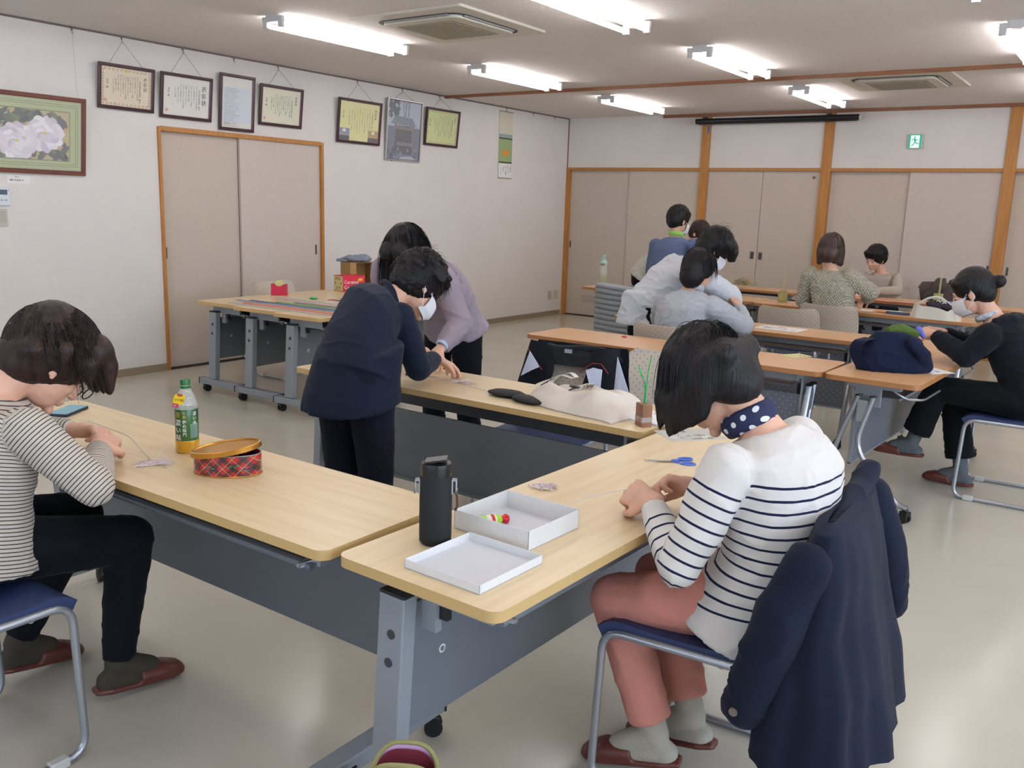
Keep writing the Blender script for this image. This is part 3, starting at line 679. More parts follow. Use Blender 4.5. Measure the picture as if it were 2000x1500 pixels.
# ------------------------------------------------------------------ chairs: sled base, blue pad, beige perforated shell (front is local +y)
def make_chair(lab, rise=.0):
    r = empty('sled_chair', label=lab, cat='chair')
    for s in (-1, 1):
        x = s*.225
        p = bend([(x*.93, -.20, .47), (x*.95, -.235, .43), (x, -.24, .012), (x, .215, .012), (x, .20, .435), (x, -.16, .435)], .055, 5)
        MB().tube(p, .0105, 10).build('side_frame', CHROME, r)
        for y in (-.15, .14): MB().cbox((x, y, .014), .028, .05, .026).build('glide', M('glide_white', (198, 196, 190), .5), r, bevel=.004)
    MB().tube([(-.225, .10, .428), (.225, .10, .428)], .009, 8).tube([(-.225, -.10, .428), (.225, -.10, .428)], .009, 8).build('cross_bar', CHROME, r)
    def seat(u, v):
        x = (u-.5)*.44; y = -.20+v*.42
        z = .462+.006*(2*u-1)**2-.012*math.sin(PI*v)-.03*max(0, (v-.85)/.15)**2
        return (x, y, z)
    MB().grid(seat, 14, 14, .028).build('seat', BLUE, r)
    def shell(u, v):
        w = .225+.012*math.sin(PI*v)-(.03*max(0, (v-.88)/.12)**2); x = (2*u-1)*w
        z = .50+v*.28+.012*(1-(2*u-1)**2)*(-1 if v > .5 else 0)+.02*max(0, v-.9)*abs(2*u-1)
        y = -.215-.055*v-.02*v*v-.045*(1-(2*u-1)**2)
        return (x, y, z)
    MB().grid(shell, 16, 12, .006).build('backrest', PERFC, r)
    for s in (-1, 1):
        MB().tube(bend([(s*.19, -.20, .45), (s*.20, -.245, .47), (s*.195, -.262, .56)], .03, 4), .010, 8).build('back_upright', CHROME, r)
    return r
ch0 = make_chair('sled chair with beige perforated back, draped with the black jacket behind the tote bag'); 
def chair(x, y, rz, lab, c=[0]):
    if not c[0]: c[0] = 1; o = ch0
    else: o = copy_tree(ch0)
    o.location = (x, y, 0); o.rotation_euler = (0, 0, rz); o['label'] = lab; return o
chJ = chair(4.54, 3.30, PI+.08, 'sled chair with beige perforated back, draped with the black jacket behind the tote bag')
chair(4.86, 3.74, PI+.12, 'empty sled chair with beige perforated back, right of the black jacket')
chL = chair(4.35, .89, 0, 'blue seated sled chair at the lower left, under the person in thin stripes')
chR = chair(5.885, 2.07, PI/2+.08, 'blue seated sled chair in the right foreground, draped with the navy coat')
chF = chair(6.2, 5.37, PI/2+.02, 'blue seated sled chair at the right edge, under the masked person in black')
chair(4.475, 7.03, .06, 'empty beige perforated chair, left one of the pair behind the printed sheet')
chair(4.67, 7.50, -.05, 'beige perforated chair on which the person in the cream knitted sweater sits')
chair(3.07, 7.04, .0, 'beige sled chair covered by the grey quilted jacket')
chair(.91, 5.02, -PI/2, 'pale sled chair between the three joined tables and the left doorway')
chair(4.31, 5.30, 0, 'sled chair under the boy in light grey') 
chair(4.50, 9.60, PI, 'sled chair under the smiling person in beige at the back')
chair(4.98, 9.72, PI, 'sled chair at the back covered by the folded brown coat')
# ------------------------------------------------------------------ people
SKIN = M('skin', (216, 168, 144), .55, var=.06, vscale=18, subs=.08, bump=.05, bscale=160)
HAIRB = M('black_hair', (22, 19, 20), .42, var=.5, vscale=60, vstretch=(1, 1, .12), bump=.5, bscale=220, bstretch=(1, 1, .08), spec=.28)
HAIRW = M('dark_brown_hair', (48, 34, 30), .42, var=.5, vscale=60, vstretch=(1, 1, .12), bump=.5, bscale=220, bstretch=(1, 1, .08), spec=.28)
def V3(p): return Vector(p)
def capsule(mb, a, b, ra, rb, n=14, ex=None, flat=False):
    """tapered capsule; ex=(dir, k) widens it by k along dir"""
    a = V3(a); b = V3(b); d = (b-a); L = d.length
    t = d.normalized() if L > 1e-6 else Vector((0, 0, 1))
    up = Vector((0, 0, 1)) if abs(t.z) < .9 else Vector((1, 0, 0))
    if ex: up = t.cross(V3(ex[0])).normalized()
    x = up.cross(t).normalized(); y = t.cross(x).normalized(); k = ex[1] if ex else 1.0
    rings = []
    m = 4
    if not flat: rings += [(a-t*ra*math.cos(PI/2*i/m), ra*math.sin(PI/2*i/m)) for i in range(m)]
    rings += [(a, ra), (b, rb)]
    if not flat: rings += [(b+t*rb*math.sin(PI/2*i/m), rb*math.cos(PI/2*i/m)) for i in range(1, m+1)]
    vs = []; fs = []
    for c, r in rings:
        r = max(r, 1e-4)
        for j in range(n):
            an = 2*PI*j/n; vs.append(c+x*math.cos(an)*r*k+y*math.sin(an)*r)
    for i in range(len(rings)-1):
        for j in range(n): fs.append((i*n+j, i*n+(j+1) % n, (i+1)*n+(j+1) % n, (i+1)*n+j))
    fs.append(list(range(n))[::-1]); fs.append([(len(rings)-1)*n+j for j in range(n)])
    mb.add(vs, fs, True)
def chain(mb, pts, rr, **k):
    for i in range(len(pts)-1): capsule(mb, pts[i], pts[i+1], rr[i], rr[i+1], **k)
def loft(mb, secs, n=28, pw=2.3, cap=True):
    """secs: (centre, side vector, front vector) giving superelliptic sections"""
    vs = []; fs = []
    for c, s, f in secs:
        c, s, f = V3(c), V3(s), V3(f)
        for j in range(n):
            a = 2*PI*j/n; ca, sa = math.cos(a), math.sin(a)
            vs.append(c+s*(abs(ca)**(2/pw))*(1 if ca >= 0 else -1)+f*(abs(sa)**(2/pw))*(1 if sa >= 0 else -1))
    for i in range(len(secs)-1):
        for j in range(n): fs.append((i*n+j, i*n+(j+1) % n, (i+1)*n+(j+1) % n, (i+1)*n+j))
    fs.append(list(range(n))[::-1]); fs.append([(len(secs)-1)*n+j for j in range(n)])
    mb.add(vs, fs, True)
def fuse(name, mb, vox, smooth, mat, parent, folds=0.0, fscale=9, segs=None, post=None, seed=0, stretch=None):
    """weld the overlapping volumes into one continuous skin (voxel remesh, relax), add cloth folds and limb coordinates"""
    me = mb.mesh(name+'_raw'); me.materials.clear(); o = bpy.data.objects.new(name, me); COL.objects.link(o)
    r = o.modifiers.new('r', 'REMESH'); r.mode = 'VOXEL'; r.voxel_size = vox; r.use_smooth_shade = True
    if smooth: s = o.modifiers.new('s', 'SMOOTH'); s.factor = .6; s.iterations = smooth
    dg = bpy.context.evaluated_depsgraph_get(); ev = o.evaluated_get(dg)
    m2 = bpy.data.meshes.new_from_object(ev); m2.name = name
    o.modifiers.clear(); o.data = m2; bpy.data.meshes.remove(me)
    m2.materials.clear(); m2.materials.append(mat)
    nv = len(m2.vertices); co = np.empty(nv*3, 'f'); m2.vertices.foreach_get('co', co); co = co.reshape(-1, 3)
    if segs:
        best = np.full(nv, 1e9, 'f'); st = np.zeros(nv, 'f')
        for a, b, ra, s0 in segs:
            a = np.array(a, 'f'); b = np.array(b, 'f'); d = b-a; L = float(np.linalg.norm(d)); d /= L
            t = (co-a) @ d; tc = np.clip(t, 0, L); dist = np.linalg.norm(co-a-tc[:, None]*d, axis=1)/ra
            k = dist < best; best[k] = dist[k]; st[k] = s0+t[k]
        at_ = m2.attributes.new('st', 'FLOAT', 'POINT'); at_.data.foreach_set('value', st)
    if folds:
        no = np.empty(nv*3, 'f'); m2.vertices.foreach_get('normal', no); no = no.reshape(-1, 3)
        sx = stretch or (1, 1, 1.6); off = Vector((seed*3.1, seed*1.7, seed*.9)); out = np.empty(nv, 'f')
        for i in range(nv):
            p = Vector((co[i][0]*fscale*sx[0], co[i][1]*fscale*sx[1], co[i][2]*fscale*sx[2]))+off
            w = noise.noise(p*.5)*1.2; q = p+Vector((w, w*.7, -w))
            out[i] = (1-abs(noise.noise(q))*2.2)**3*.6+noise.noise(p*.6)*.6
        co = co+no*(np.clip(out, -1, 1)*folds)[:, None]
        m2.vertices.foreach_set('co', co.ravel()); m2.update()
    m2.polygons.foreach_set('use_smooth', [True]*len(m2.polygons))
    if parent is not None: o.parent = parent
    return o
def stripes(name, rgb, rgbs, pitch, width, lo, hi, base_noise=.03, rough=.85, soft=.0):
    m = M(name, rgb, rough, sheen=.3, bump=.25, bscale=420); nt = m.node_tree; N = nt.nodes; L = nt.links; b = N['Principled BSDF']
    at_ = N.new('ShaderNodeAttribute'); at_.attribute_name = 'st'; s = at_.outputs['Fac']
    def mth(op, a, v):
        n = N.new('ShaderNodeMath'); n.operation = op; L.new(a, n.inputs[0])
        if isinstance(v, (int, float)): n.inputs[1].default_value = v
        else: L.new(v, n.inputs[1])
        return n.outputs[0]
    f = mth('LESS_THAN', mth('FRACT', mth('DIVIDE', s, pitch), 0), width/pitch)
    f = mth('MULTIPLY', f, mth('MULTIPLY', mth('GREATER_THAN', s, lo), mth('LESS_THAN', s, hi)))
    mx = N.new('ShaderNodeMixRGB'); mx.inputs[1].default_value = (*lin(rgb), 1); mx.inputs[2].default_value = (*lin(rgbs), 1)
    L.new(f, mx.inputs[0]); L.new(mx.outputs[0], b.inputs['Base Color'])
    return m
def basis(F, U):
    F = V3(F).normalized(); R = F.cross(V3(U)).normalized(); U = R.cross(F).normalized()
    return R, F, U
def hand(mb, wrist, d, pn, side, s=1.0, curl=(.5, .6, .5), spread=.06, thumb=(.55, .5)):
    """palm and five fingers: d = direction of the fingers, pn = palm-facing normal, side = +1/-1 thumb on the right/left of d seen from the back"""
    w = V3(wrist); d = V3(d).normalized(); pn = V3(pn); pn = (pn-d*pn.dot(d)).normalized(); r = d.cross(pn).normalized()*side
    q = []
    for i, (off, ln, mc) in enumerate(((.030, .072, .082), (.010, .080, .086), (-.010, .073, .082), (-.028, .058, .074))):
        k0 = w+r*off*.5*s+d*.012*s; k = w+r*off*s+d*mc*s
        capsule(mb, k0, k, .014*s, .0115*s)
        fd = (d+r*(off*spread*12)).normalized(); p = k; a = 0
        for j, (fr, rad) in enumerate(((.45, .0095), (.31, .0085), (.24, .0075))):
            a += curl[j]*(1+.12*i)
            v = fd*math.cos(a)+pn*math.sin(a); e = p+v*ln*fr*s
            capsule(mb, p, e, rad*s*1.06, rad*s*.95); p = e
        q.append(p)
    t0 = w+r*.018*s+d*.018*s; t1 = t0+(r*.030+d*.028+pn*.012)*s
    v1 = (d*math.cos(thumb[0])+pn*math.sin(thumb[0])+r*.15).normalized(); t2 = t1+v1*.034*s; v2 = (v1+pn*thumb[1]-r*.35).normalized(); t3 = t2+v2*.027*s
    capsule(mb, t0, t1, .016*s, .0125*s); capsule(mb, t1, t2, .0115*s, .010*s); capsule(mb, t2, t3, .0098*s, .0085*s)
    capsule(mb, w-d*.015*s, w+d*.03*s, .022*s, .024*s, ex=(r, 1.25))
    return q
def head(mb, C, F, U, s=1.0):
    R, F, U = basis(F, U); C = V3(C)
    P = lambda x, y, z: C+(R*x+F*y+U*z)*s
    M3 = Matrix((R, F, U)).transposed()
    def e(x, y, z, a, b, c): mb.ell(P(x, y, z), a*s, b*s, c*s, None, 18, R=M3)
    e(0, -.018, .030, .074, .094, .088); e(0, .030, -.025, .060, .062, .086); e(0, .040, -.078, .040, .042, .032)
    e(0, .078, .022, .046, .016, .014); e(.034, .062, -.028, .020, .020, .022); e(-.034, .062, -.028, .020, .020, .022)
    e(0, .088, -.060, .022, .012, .008); e(0, .086, -.070, .018, .011, .007); e(0, .080, -.098, .018, .014, .014)
    capsule(mb, P(0, .090, .008), P(0, .104, -.030), .008*s, .012*s); e(.012, .096, -.034, .008, .009, .007); e(-.012, .096, -.034, .008, .009, .007)
    for q in (-1, 1):
        e(q*.076, -.006, -.012, .010, .018, .030); e(q*.082, -.010, .006, .007, .014, .014); e(q*.078, .0, -.038, .006, .008, .010)
    return P, M3
def face_parts(p, P, M3, s, brow=True, closed=True):
    W_ = M('eye_white', (226, 222, 216), .3); I_ = M('iris_dark', (34, 24, 20), .25); LD = M('lash_dark', (26, 20, 20), .6); LP = M('lip', (176, 104, 96), .5)
    for q in (-1, 1):
        b = MB(); b.ell(P(q*.031, .074, .000), .0125*s, .0095*s, .0075*s, W_, 14, R=M3); b.ell(P(q*.031, .079, -.003), .0055*s, .0055*s, .0055*s, I_, 10, R=M3)
        b.build('eye', None, p)
        k = MB(); k.tube([P(q*.017, .083, -.004), P(q*.025, .0865, -.0065), P(q*.034, .086, -.0065), P(q*.045, .079, -.002)], .0016*s, 6, LD); k.build('eyelash', None, p)
        if brow: MB().tube([P(q*.015, .090, .021), P(q*.030, .092, .027), P(q*.050, .080, .021)], [.002*s, .003*s, .0015*s], 6, LD).build('eyebrow', None, p)
    MB().tube([P(-.020, .091, -.064), P(0, .099, -.066), P(.020, .091, -.064)], [.002*s, .0045*s, .002*s], 8, LP).build('mouth', None, p)
def strands(mb, roots, path, n, r=.0011, seed=1, mat=None):
    rnd = random.Random(seed)
    for _ in range(n):
        pts = path(rnd)
        if not pts: continue
        m = len(pts); mb.tube(pts, [r*(1-.75*i/(m-1)) for i in range(m)], 3, mat, caps=False)
def hair_cap(mb, P, M3, s, thick=.014, back=0, low=-.02, front=.052):
    """skull-hugging hair volume that leaves the face free"""
    t = thick
    mb.ell(P(0, -.022, .036), (.076+t)*s, (.090+t)*s, (.086+t)*s, None, 20, R=M3)
    mb.ell(P(0, -.055, low), (.066+t)*s, (.050+t)*s, (.070+t)*s, None, 18, R=M3)
    mb.ell(P(0, front, .070), (.058+t*.6)*s, .034*s, .034*s, None, 14, R=M3)
def torso(mb, P, side, fronts, ws, k=1.0):
    loft(mb, [(P[i], V3(side[i] if isinstance(side, list) else side).normalized()*ws[i][0]*k, fronts[i]*ws[i][1]*k) for i in range(len(P))])
def person(lab, J, top, trou, hair, shoe=None, sock=None, vox=.006, cvox=.009, s=1.0, hands=None, fem=True, face=True, mask=False, tops=1.0, extra_top=None, extra_hair=None, legs=True, folds=.005, eyes=False, sleeve_end=.93, fscale=9, hemlen=0.0, sleeve_r=1.0):
    root = empty('person', tuple(J['pel'])[:2]+(0,), label=lab, cat='person')
    inv = Matrix.Translation(-root.location)
    J = {k: V3(v) for k, v in J.items()}
    off = root.location.copy(); JJ = {}
    for k, v in J.items(): JJ[k] = v if k in ('F', 'U', 'hdR', 'hdL', 'hpR', 'hpL', 'toeR', 'toeL') else v-off
    J = JJ
    R_, F_, U_ = basis(J['F'], J['U'])
    sh = (J['shR']-J['shL']); side = sh.normalized()
    pel, neck = J['pel'], J['neck']; mid = J.get('mid', (pel+neck)/2)
    hs = (J['hiR']-J['hiL']).normalized()
    def fr(a, b, sd): return sd.cross((b-a).normalized()).normalized()*-1
    f0, f1, f2 = fr(pel, mid, hs), fr(pel, neck, side), fr(mid, neck, side)
    hw = .16*s; sw = sh.length/2
    Pn = [pel-(mid-pel).normalized()*.04, pel, mid*.55+pel*.45, mid*.6+neck*.4, neck*.72+mid*.28, neck]
    sides = [hs, hs, (hs+side)/2, side, side, side]; fro = [f0, f0, f1, f2, f2, f2]
    ws = [(.12*s, .08*s), (.155*s, .105*s), (.125*s, .09*s), (.145*s, .105*s), (sw*.92, .085*s), (.06*s, .05*s)]
    # --- the body: one continuous surface
    B = MB(); torso(B, Pn, sides, fro, ws, .90)
    HP, M3 = head(B, J['head'], J['F'], J['U'], s)
    hb = HP(0, -.03, -.05); chain(B, [neck-(neck-mid).normalized()*.03, neck*.4+hb*.6, hb], [.058*s, .048*s, .050*s])
    for q in 'RL':
        chain(B, [J['sh'+q], J['el'+q], J['wr'+q]], [.046*s, .036*s, .023*s])
        if legs:
            chain(B, [J['hi'+q], J['kn'+q], J['an'+q]], [.075*s, .050*s, .033*s])
            t = J.get('toe'+q); t = (t if t is not None else Vector((0, 1, 0))).normalized(); a = J['an'+q]
            if 'tip'+q in J: tip = J['tip'+q]
            else: tip = a+t*.15*s-Vector((0, 0, max(a.z-.035, 0)))
            J['tip'+q] = tip; J['heel'+q] = a-t*.03*s-Vector((0, 0, .045*s))
            chain(B, [J['heel'+q], tip], [.030*s, .022*s]); chain(B, [a, tip*.6+a*.4], [.034*s, .026*s])
    for q, sd in (('R', -1), ('L', 1)):
        d = J.get('hd'+q, (J['wr'+q]-J['el'+q])); pn = J.get('hp'+q, Vector((0, 0, -1)))
        kw = (hands or {}).get(q, {}); hand(B, J['wr'+q], d, pn, sd*kw.get('flip', 1), s*.97, **{a: b for a, b in kw.items() if a != 'flip'})
    body = fuse('body', B, vox, 3, SKIN, root)
    if eyes: face_parts(root, HP, M3, s)
    # --- upper garment
    if top:
        T = MB(); kk = 1.0*tops
        hem = pel-(mid-pel).normalized()*hemlen
        Pt = [hem]+Pn[1:5]+[neck-(neck-mid).normalized()*.012]
        wt = [(.170*s+hemlen*.22, .122*s+hemlen*.22), (.170*s, .122*s), (.150*s, .112*s), (.160*s, .120*s), (sw*.98, .098*s), (.080*s, .066*s)]
        if hemlen < .02: Pt = Pt[1:]; wt = wt[1:]; sd_, fr_ = sides[1:], fro[1:]
        else: sd_, fr_ = sides, fro
        torso(T, Pt, sd_, fr_, wt, kk)
        segs = [(tuple(hem), tuple(neck), .15, 0.0)]
        for q in 'RL':
            a, b, c = J['sh'+q], J['el'+q], J['wr'+q]; c = b+(c-b)*sleeve_end; k = sleeve_r
            chain(T, [a, b], [.062*s*k, .050*s*k]); chain(T, [b, b*.3+c*.7], [.050*s*k, .042*s*k]); capsule(T, b*.3+c*.7, c, .042*s*k, .033*s*k, flat=True)
            L = (b-a).length; segs += [(tuple(a), tuple(b), .05, -L-1), (tuple(b), tuple(c), .045, -1.0)]
        if extra_top: extra_top(T, J, HP)
        g = fuse(top.get('name', 'sweater'), T, cvox, top.get('smooth', 4), top['mat'], root, folds=folds, segs=segs, seed=len(lab), fscale=fscale)
    # --- trousers
    if trou:
        T = MB(); k = trou.get('k', 1.0)
        loft(T, [(pel+(mid-pel).normalized()*.07, hs*.15*s, f0*.108*s), (pel, hs*.165*s, f0*.118*s), (pel-(mid-pel).normalized()*.05, hs*.15*s, f0*.105*s)])
        for q in 'RL':
            h, kn, an = J['hi'+q], J['kn'+q], J['an'+q]; e = kn+(an-kn)*trou.get('end', .93)
            chain(T, [h, kn], [.094*s*k, .068*s*k]); capsule(T, kn, e, .068*s*k, trou.get('hem', .052)*s, flat=False if trou.get('soft') else True); capsule(T, kn, kn, .068*s*k, .068*s*k)
        fuse('trousers', T, cvox, 4, trou['mat'], root, folds=folds*.8, seed=len(lab)+3, fscale=fscale)
    if sock:
        for q in 'RL':
            T = MB(); a = J['an'+q]; kn = J['kn'+q]; chain(T, [a+(kn-a)*sock.get('h', .22), a], [.040*s, .038*s]); chain(T, [J['heel'+q], J['tip'+q]], [.034*s, .026*s]); chain(T, [a, J['tip'+q]*.6+a*.4], [.038*s, .031*s])
            fuse('sock', T, .006, 2, sock['mat'], root)
    if shoe:
        for q in 'RL':
            t = (J['tip'+q]-J['heel'+q]).normalized(); h, tp = J['heel'+q], J['tip'+q]; up = Vector((0, 0, 1)); up = (up-t*up.dot(t)).normalized(); sdv = t.cross(up)
            T = MB(); loft(T, [(h-t*.040-up*.022*s, sdv*.024, up*.010), (h-up*.020*s, sdv*.038, up*.014), (h+t*.07-up*.020*s, sdv*.036, up*.014), (tp-up*.012*s, sdv*.044, up*.016), (tp+t*.035-up*.010, sdv*.030, up*.014), (tp+t*.048-up*.010, sdv*.014, up*.008)], 20)
            loft(T, [(h+t*.085-up*.004, sdv*.040, up*.032), (tp-t*.02+up*.002, sdv*.043, up*.030), (tp+t*.025-up*.004, sdv*.034, up*.024), (tp+t*.045-up*.008, sdv*.016, up*.012)], 20)
            fuse('slipper', T, .005, 3, shoe['mat'], root)
    # --- hair
    if hair:
        T = MB(); hair['fn'](T, HP, M3, s)
        g = fuse('hair', T, hair.get('vox', .006), hair.get('smooth', 3), hair['mat'], root, folds=hair.get('folds', .004), fscale=hair.get('fs', 26), seed=5, stretch=hair.get('stretch', (1, 1, .35)))
        if 'strand' in hair:
            T = MB(); hair['strand'](T, HP, s); T.build('hair_strands', hair['mat'], root, kind='stuff')
    if mask:
        MK = M('mask_white', (222, 224, 230), .8)
        def ms(u, v):
            x = (u-.5)*.150; z = -.012-.088*v; a = abs(u-.5)*2
            y = .112-.075*a*a-.02*(1 if v < .12 else 0)*a+.008*math.sin(v*PI)-(.012 if v > .85 else 0)
            return HP(x*(1-.15*v), y, z)
        k = MB().grid(ms, 14, 8, .002).build('face_mask', MK, root)
        for q in (-1, 1):
            MB().tube([HP(q*.072, .040, -.020), HP(q*.080, .02, -.002), HP(q*.088, -.012, .016), HP(q*.090, -.022, -.01), HP(q*.084, -.004, -.040), HP(q*.068, .038, -.085)], .0013, 5).build('ear_loop', MK, k)
    return root, J, HP, M3
# ------------------------------------------------------------------ things on the tables
TZ = .7003
def blob(name, parts, vox, sm, mat, parent=None, **k):
    T = MB()
    for p in parts: p(T)
    return fuse(name, T, vox, sm, mat, parent, **k)
# tea bottle
def tea_bottle():
    r = empty('tea_bottle', (4.385, 1.575, TZ), -.25, label='plastic green tea bottle with dark green label and green cap, on the left table', cat='bottle')
    PET = M('clear_pet', (240, 244, 240), .05, trans=.0, alpha=.28, spec=.9); TEA = M('green_tea', (214, 158, 36), .12, alpha=.96, coat=.5)
    LB = M('label_green', (30, 78, 44), .35, rgb2=(64, 112, 42), vscale=12, coat=.3); CG = M('cap_green', (42, 104, 58), .35)
    Z = [(0, .002), (.030, 0), (.034, .006), (.0335, .030), (.034, .036), (.0325, .04), (.0325, .135), (.034, .140), (.031, .155), (.022, .180), (.0135, .196), (.0135, .203)]
    MB().lathe(Z, 32).build('bottle_body', PET, r)
    MB().lathe([(0, .0025), (.0305, .0005), (.0345, .006), (.034, .030), (.0346, .036), (.0334, .0395), (.0, .0400)], 32).build('tea', TEA, r)
    MB().lathe([(.0332, .040), (.0336, .041), (.0336, .134), (.0332, .135)], 40).build('label', LB, r)
    w = MB(); GD = M('gold_ink', (196, 180, 70), .4)
    def on(s, ang, z, sz, mat):
        a = ang; c = Vector((math.cos(a)*.0342, math.sin(a)*.0342, z)); write(w, s, c, (-math.sin(a), math.cos(a), 0), (0, 0, 1), sz, mat, True, bold=.05)
    A = -.78
    on('茶', A-.35, .128, .020, GD); on('濃い味', A-.35, .105, .021, PAPER); on('京都', A+.22, .130, .011, GD); on('伊右衛門', A+.22, .104, .012, PAPER); on('濃い味', A+1.15, .128, .013, PAPER)
    w.build('lettering', None, r)
    b = MB()
    for i in range(9):
        a = A+.75+.09*i; b.tube([(math.cos(a)*.0341, math.sin(a)*.0341, .048), (math.cos(a)*.0341, math.sin(a)*.0341, .092)], .0009, 4)
    b.build('small_print', M('label_print', (150, 180, 170), .5), r, kind='stuff')
    MB().lathe([(0, .2225), (.0135, .2225), (.0145, .219), (.0147, .206), (.0147, .196), (.013, .196)][::-1], 24).build('cap', CG, r)
    MB().lathe([(.0148, .2045), (.0152, .2045), (.0152, .206), (.0148, .206)], 24).build('cap_ring', M('cap_light', (150, 190, 150), .4), r)
    t = MB(); m = Matrix.Rotation(A-.35, 4, 'Z') @ Matrix.Translation((.0275, 0, .165)) @ Matrix.Rotation(-.45, 4, 'Y') @ Matrix(((0, 0, 1, 0), (1, 0, 0, 0), (0, 1, 0, 0), (0, 0, 0, 1)))
    t.prism(rrect(-.021, .021, -.014, .016, .008, 3), .0, .0006, M('tag_yellow', (238, 216, 30), .4), m).prism(rrect(-.010, .010, .010, .018, .003, 3), .0006, .0012, RED, m).prism(rrect(-.017, .005, -.024, -.013, .003, 3), .0002, .001, M('tag_pink', (214, 40, 96), .4), m)
    c = t.build('price_tag', None, r); u = m.to_3x3() @ Vector((1, 0, 0)); v = m.to_3x3() @ Vector((0, 1, 0)); w = MB()
    write(w, '今だけ増量', m @ Vector((-.017, -.004, .0008)), u, v, .0078, RED, bold=.06); write(w, '600', m @ Vector((-.013, -.0215, .0013)), u, v, .0075, PAPER, bold=.06); w.build('lettering', None, c)
tea_bottle()
# oval tartan tin with its lid resting askew
TR = M('tartan_red', (168, 26, 32), .25, coat=.6); tn = TR.node_tree
def tartan(m):
    nt = m.node_tree; N = nt.nodes; L = nt.links; b = N['Principled BSDF']; tc = N.new('ShaderNodeTexCoord'); sp = N.new('ShaderNodeSeparateXYZ'); L.new(tc.outputs['Object'], sp.inputs[0])
    def mth(op, a, v):
        n = N.new('ShaderNodeMath'); n.operation = op; L.new(a, n.inputs[0])
        if isinstance(v, (int, float)): n.inputs[1].default_value = v
        else: L.new(v, n.inputs[1])
        return n.outputs[0]
    u = mth('ADD', sp.outputs[0], sp.outputs[2]); v = mth('SUBTRACT', sp.outputs[0], sp.outputs[2])
    def band(s, lo, hi, pitch=.052):
        f = mth('FRACT', mth('DIVIDE', mth('ADD', s, 5.0), pitch), 0); return mth('MULTIPLY', mth('GREATER_THAN', f, lo), mth('LESS_THAN', f, hi))
    dark = mth('MAXIMUM', band(u, .1, .42), band(v, .1, .42)); thin = mth('MAXIMUM', band(u, .70, .725), band(v, .70, .725)); dd = mth('MULTIPLY', band(u, .1, .42), band(v, .1, .42))
    col = lambda a: (*lin(a), 1)
    prev = None; c = None
    for f, rgb in ((dark, (96, 18, 30)), (dd, (22, 28, 40)), (thin, (176, 186, 150))):
        mx = N.new('ShaderNodeMixRGB'); L.new(f, mx.inputs[0]); mx.inputs[2].default_value = col(rgb)
        if prev is None: mx.inputs[1].default_value = col((176, 28, 34))
        else: L.new(prev, mx.inputs[1])
        prev = mx.outputs[0]
    L.new(prev, b.inputs['Base Color'])
tartan(TR)
GOLD = M('gold_tin', (196, 142, 62), .28, metal=.85)
t = empty('biscuit_tin', (4.65, 1.52, TZ), .62, label='red tartan oval biscuit tin with a gold lid lying askew on top', cat='tin')
MB().lathe([(1, 0), (1, .060), (.96, .060), (.96, .002)], 56, None, Matrix.Diagonal((.094, .058, 1, 1))).build('tin_body', TR, t)
MB().tube([(.0945*math.cos(2*PI*i/48), .0585*math.sin(2*PI*i/48), .0022) for i in range(48)], .0018, 6, closed=True).build('bottom_rim', GOLD, t)
MB().tube([(.0935*math.cos(2*PI*i/48), .0575*math.sin(2*PI*i/48), .0605) for i in range(48)], .0014, 6, closed=True).build('top_rim', CHROME, t)
fl = MB(); GR = M('leaf_print', (96, 128, 84), .4); BP = M('berry_print', (60, 58, 120), .4)
for i, (a, z) in enumerate([(-2.05, .022), (-1.35, .03), (-.95, .020)]):
    for k in range(5):
        aa = a+.06*k; p = Vector((.0945*math.cos(aa), .0585*math.sin(aa), z+.004*((k*7) % 3))); fl.ell(p, .005, .0035, .0022, GR if (k+i) % 3 else BP, 8)
fl.build('floral_print', None, t, kind='stuff')
lm = Matrix.Translation((-.004, -.004, .074)) @ Matrix.Rotation(-.17, 4, 'Y') @ Matrix.Rotation(.05, 4, 'X')
lid = MB(); lid.lathe([(0, .001), (.90, .001), (.91, .0045), (.97, .0045), (1, .003), (1, -.010), (.985, -.010), (.985, .001), (.90, -.001), (0, -.001)], 56, None, lm @ Matrix.Diagonal((.100, .063, 1, 1)))
tl = lid.build('tin_lid', GOLD, None, label='shallow oval gold tin lid resting tilted on the tartan tin', cat='lid'); tl.location = t.location; tl.rotation_euler = t.rotation_euler
MB().tube([(-.02, -.018, .0595), (.0, -.02, .056)], .0009, 4)
# phone
p = MB().prism(rrect(-.036, .036, -.072, .072, .008, 4), 0, .010, M('phone_body', (24, 34, 56), .3)).build('phone', None, label='blue phone lying by the elbow of the person in thin stripes', cat='phone', bevel=.002)
p.location = (3.66, 1.60, TZ); p.rotation_euler = (0, 0, .55)
MB().prism(rrect(-.034, .034, -.070, .070, .007, 4), .0101, .0112, M('phone_case', (120, 168, 186), .35)).build('case', None, p)
# cord offcuts and long cords
CW = M('white_paper_cord', (226, 216, 214), .7); CP = M('pinkish_cord', (226, 200, 206), .7)
def pile(name, c, n, ln, seed, lab, spread=.6, a0=0, z=TZ, grp=None):
    rnd = random.Random(seed); b = MB()
    for i in range(n):
        a = a0+rnd.gauss(0, spread); d = Vector((math.cos(a), math.sin(a), 0)); q = Vector((-d.y, d.x, 0)); L = ln*rnd.uniform(.6, 1.1); o = Vector((c[0], c[1], z+.001+rnd.uniform(0, .006)))+q*rnd.uniform(-.01, .01)-d*L*rnd.uniform(.3, .6)
        k = rnd.uniform(-.015, .015); b.tube([o+d*L*t+q*k*math.sin(PI*t)*1.2+Vector((0, 0, rnd.uniform(0, .010)*(t if i % 3 == 0 else .2))) for t in (0, .33, .66, 1)], .0012, 4, CW if i % 3 else CP)
    return b.build(name, None, label=lab, cat='cord', kind='stuff')
pile('cord_offcuts', (4.43, 1.425), 22, .10, 1, 'small pile of white cord offcuts left of the tartan tin', .55, .62)
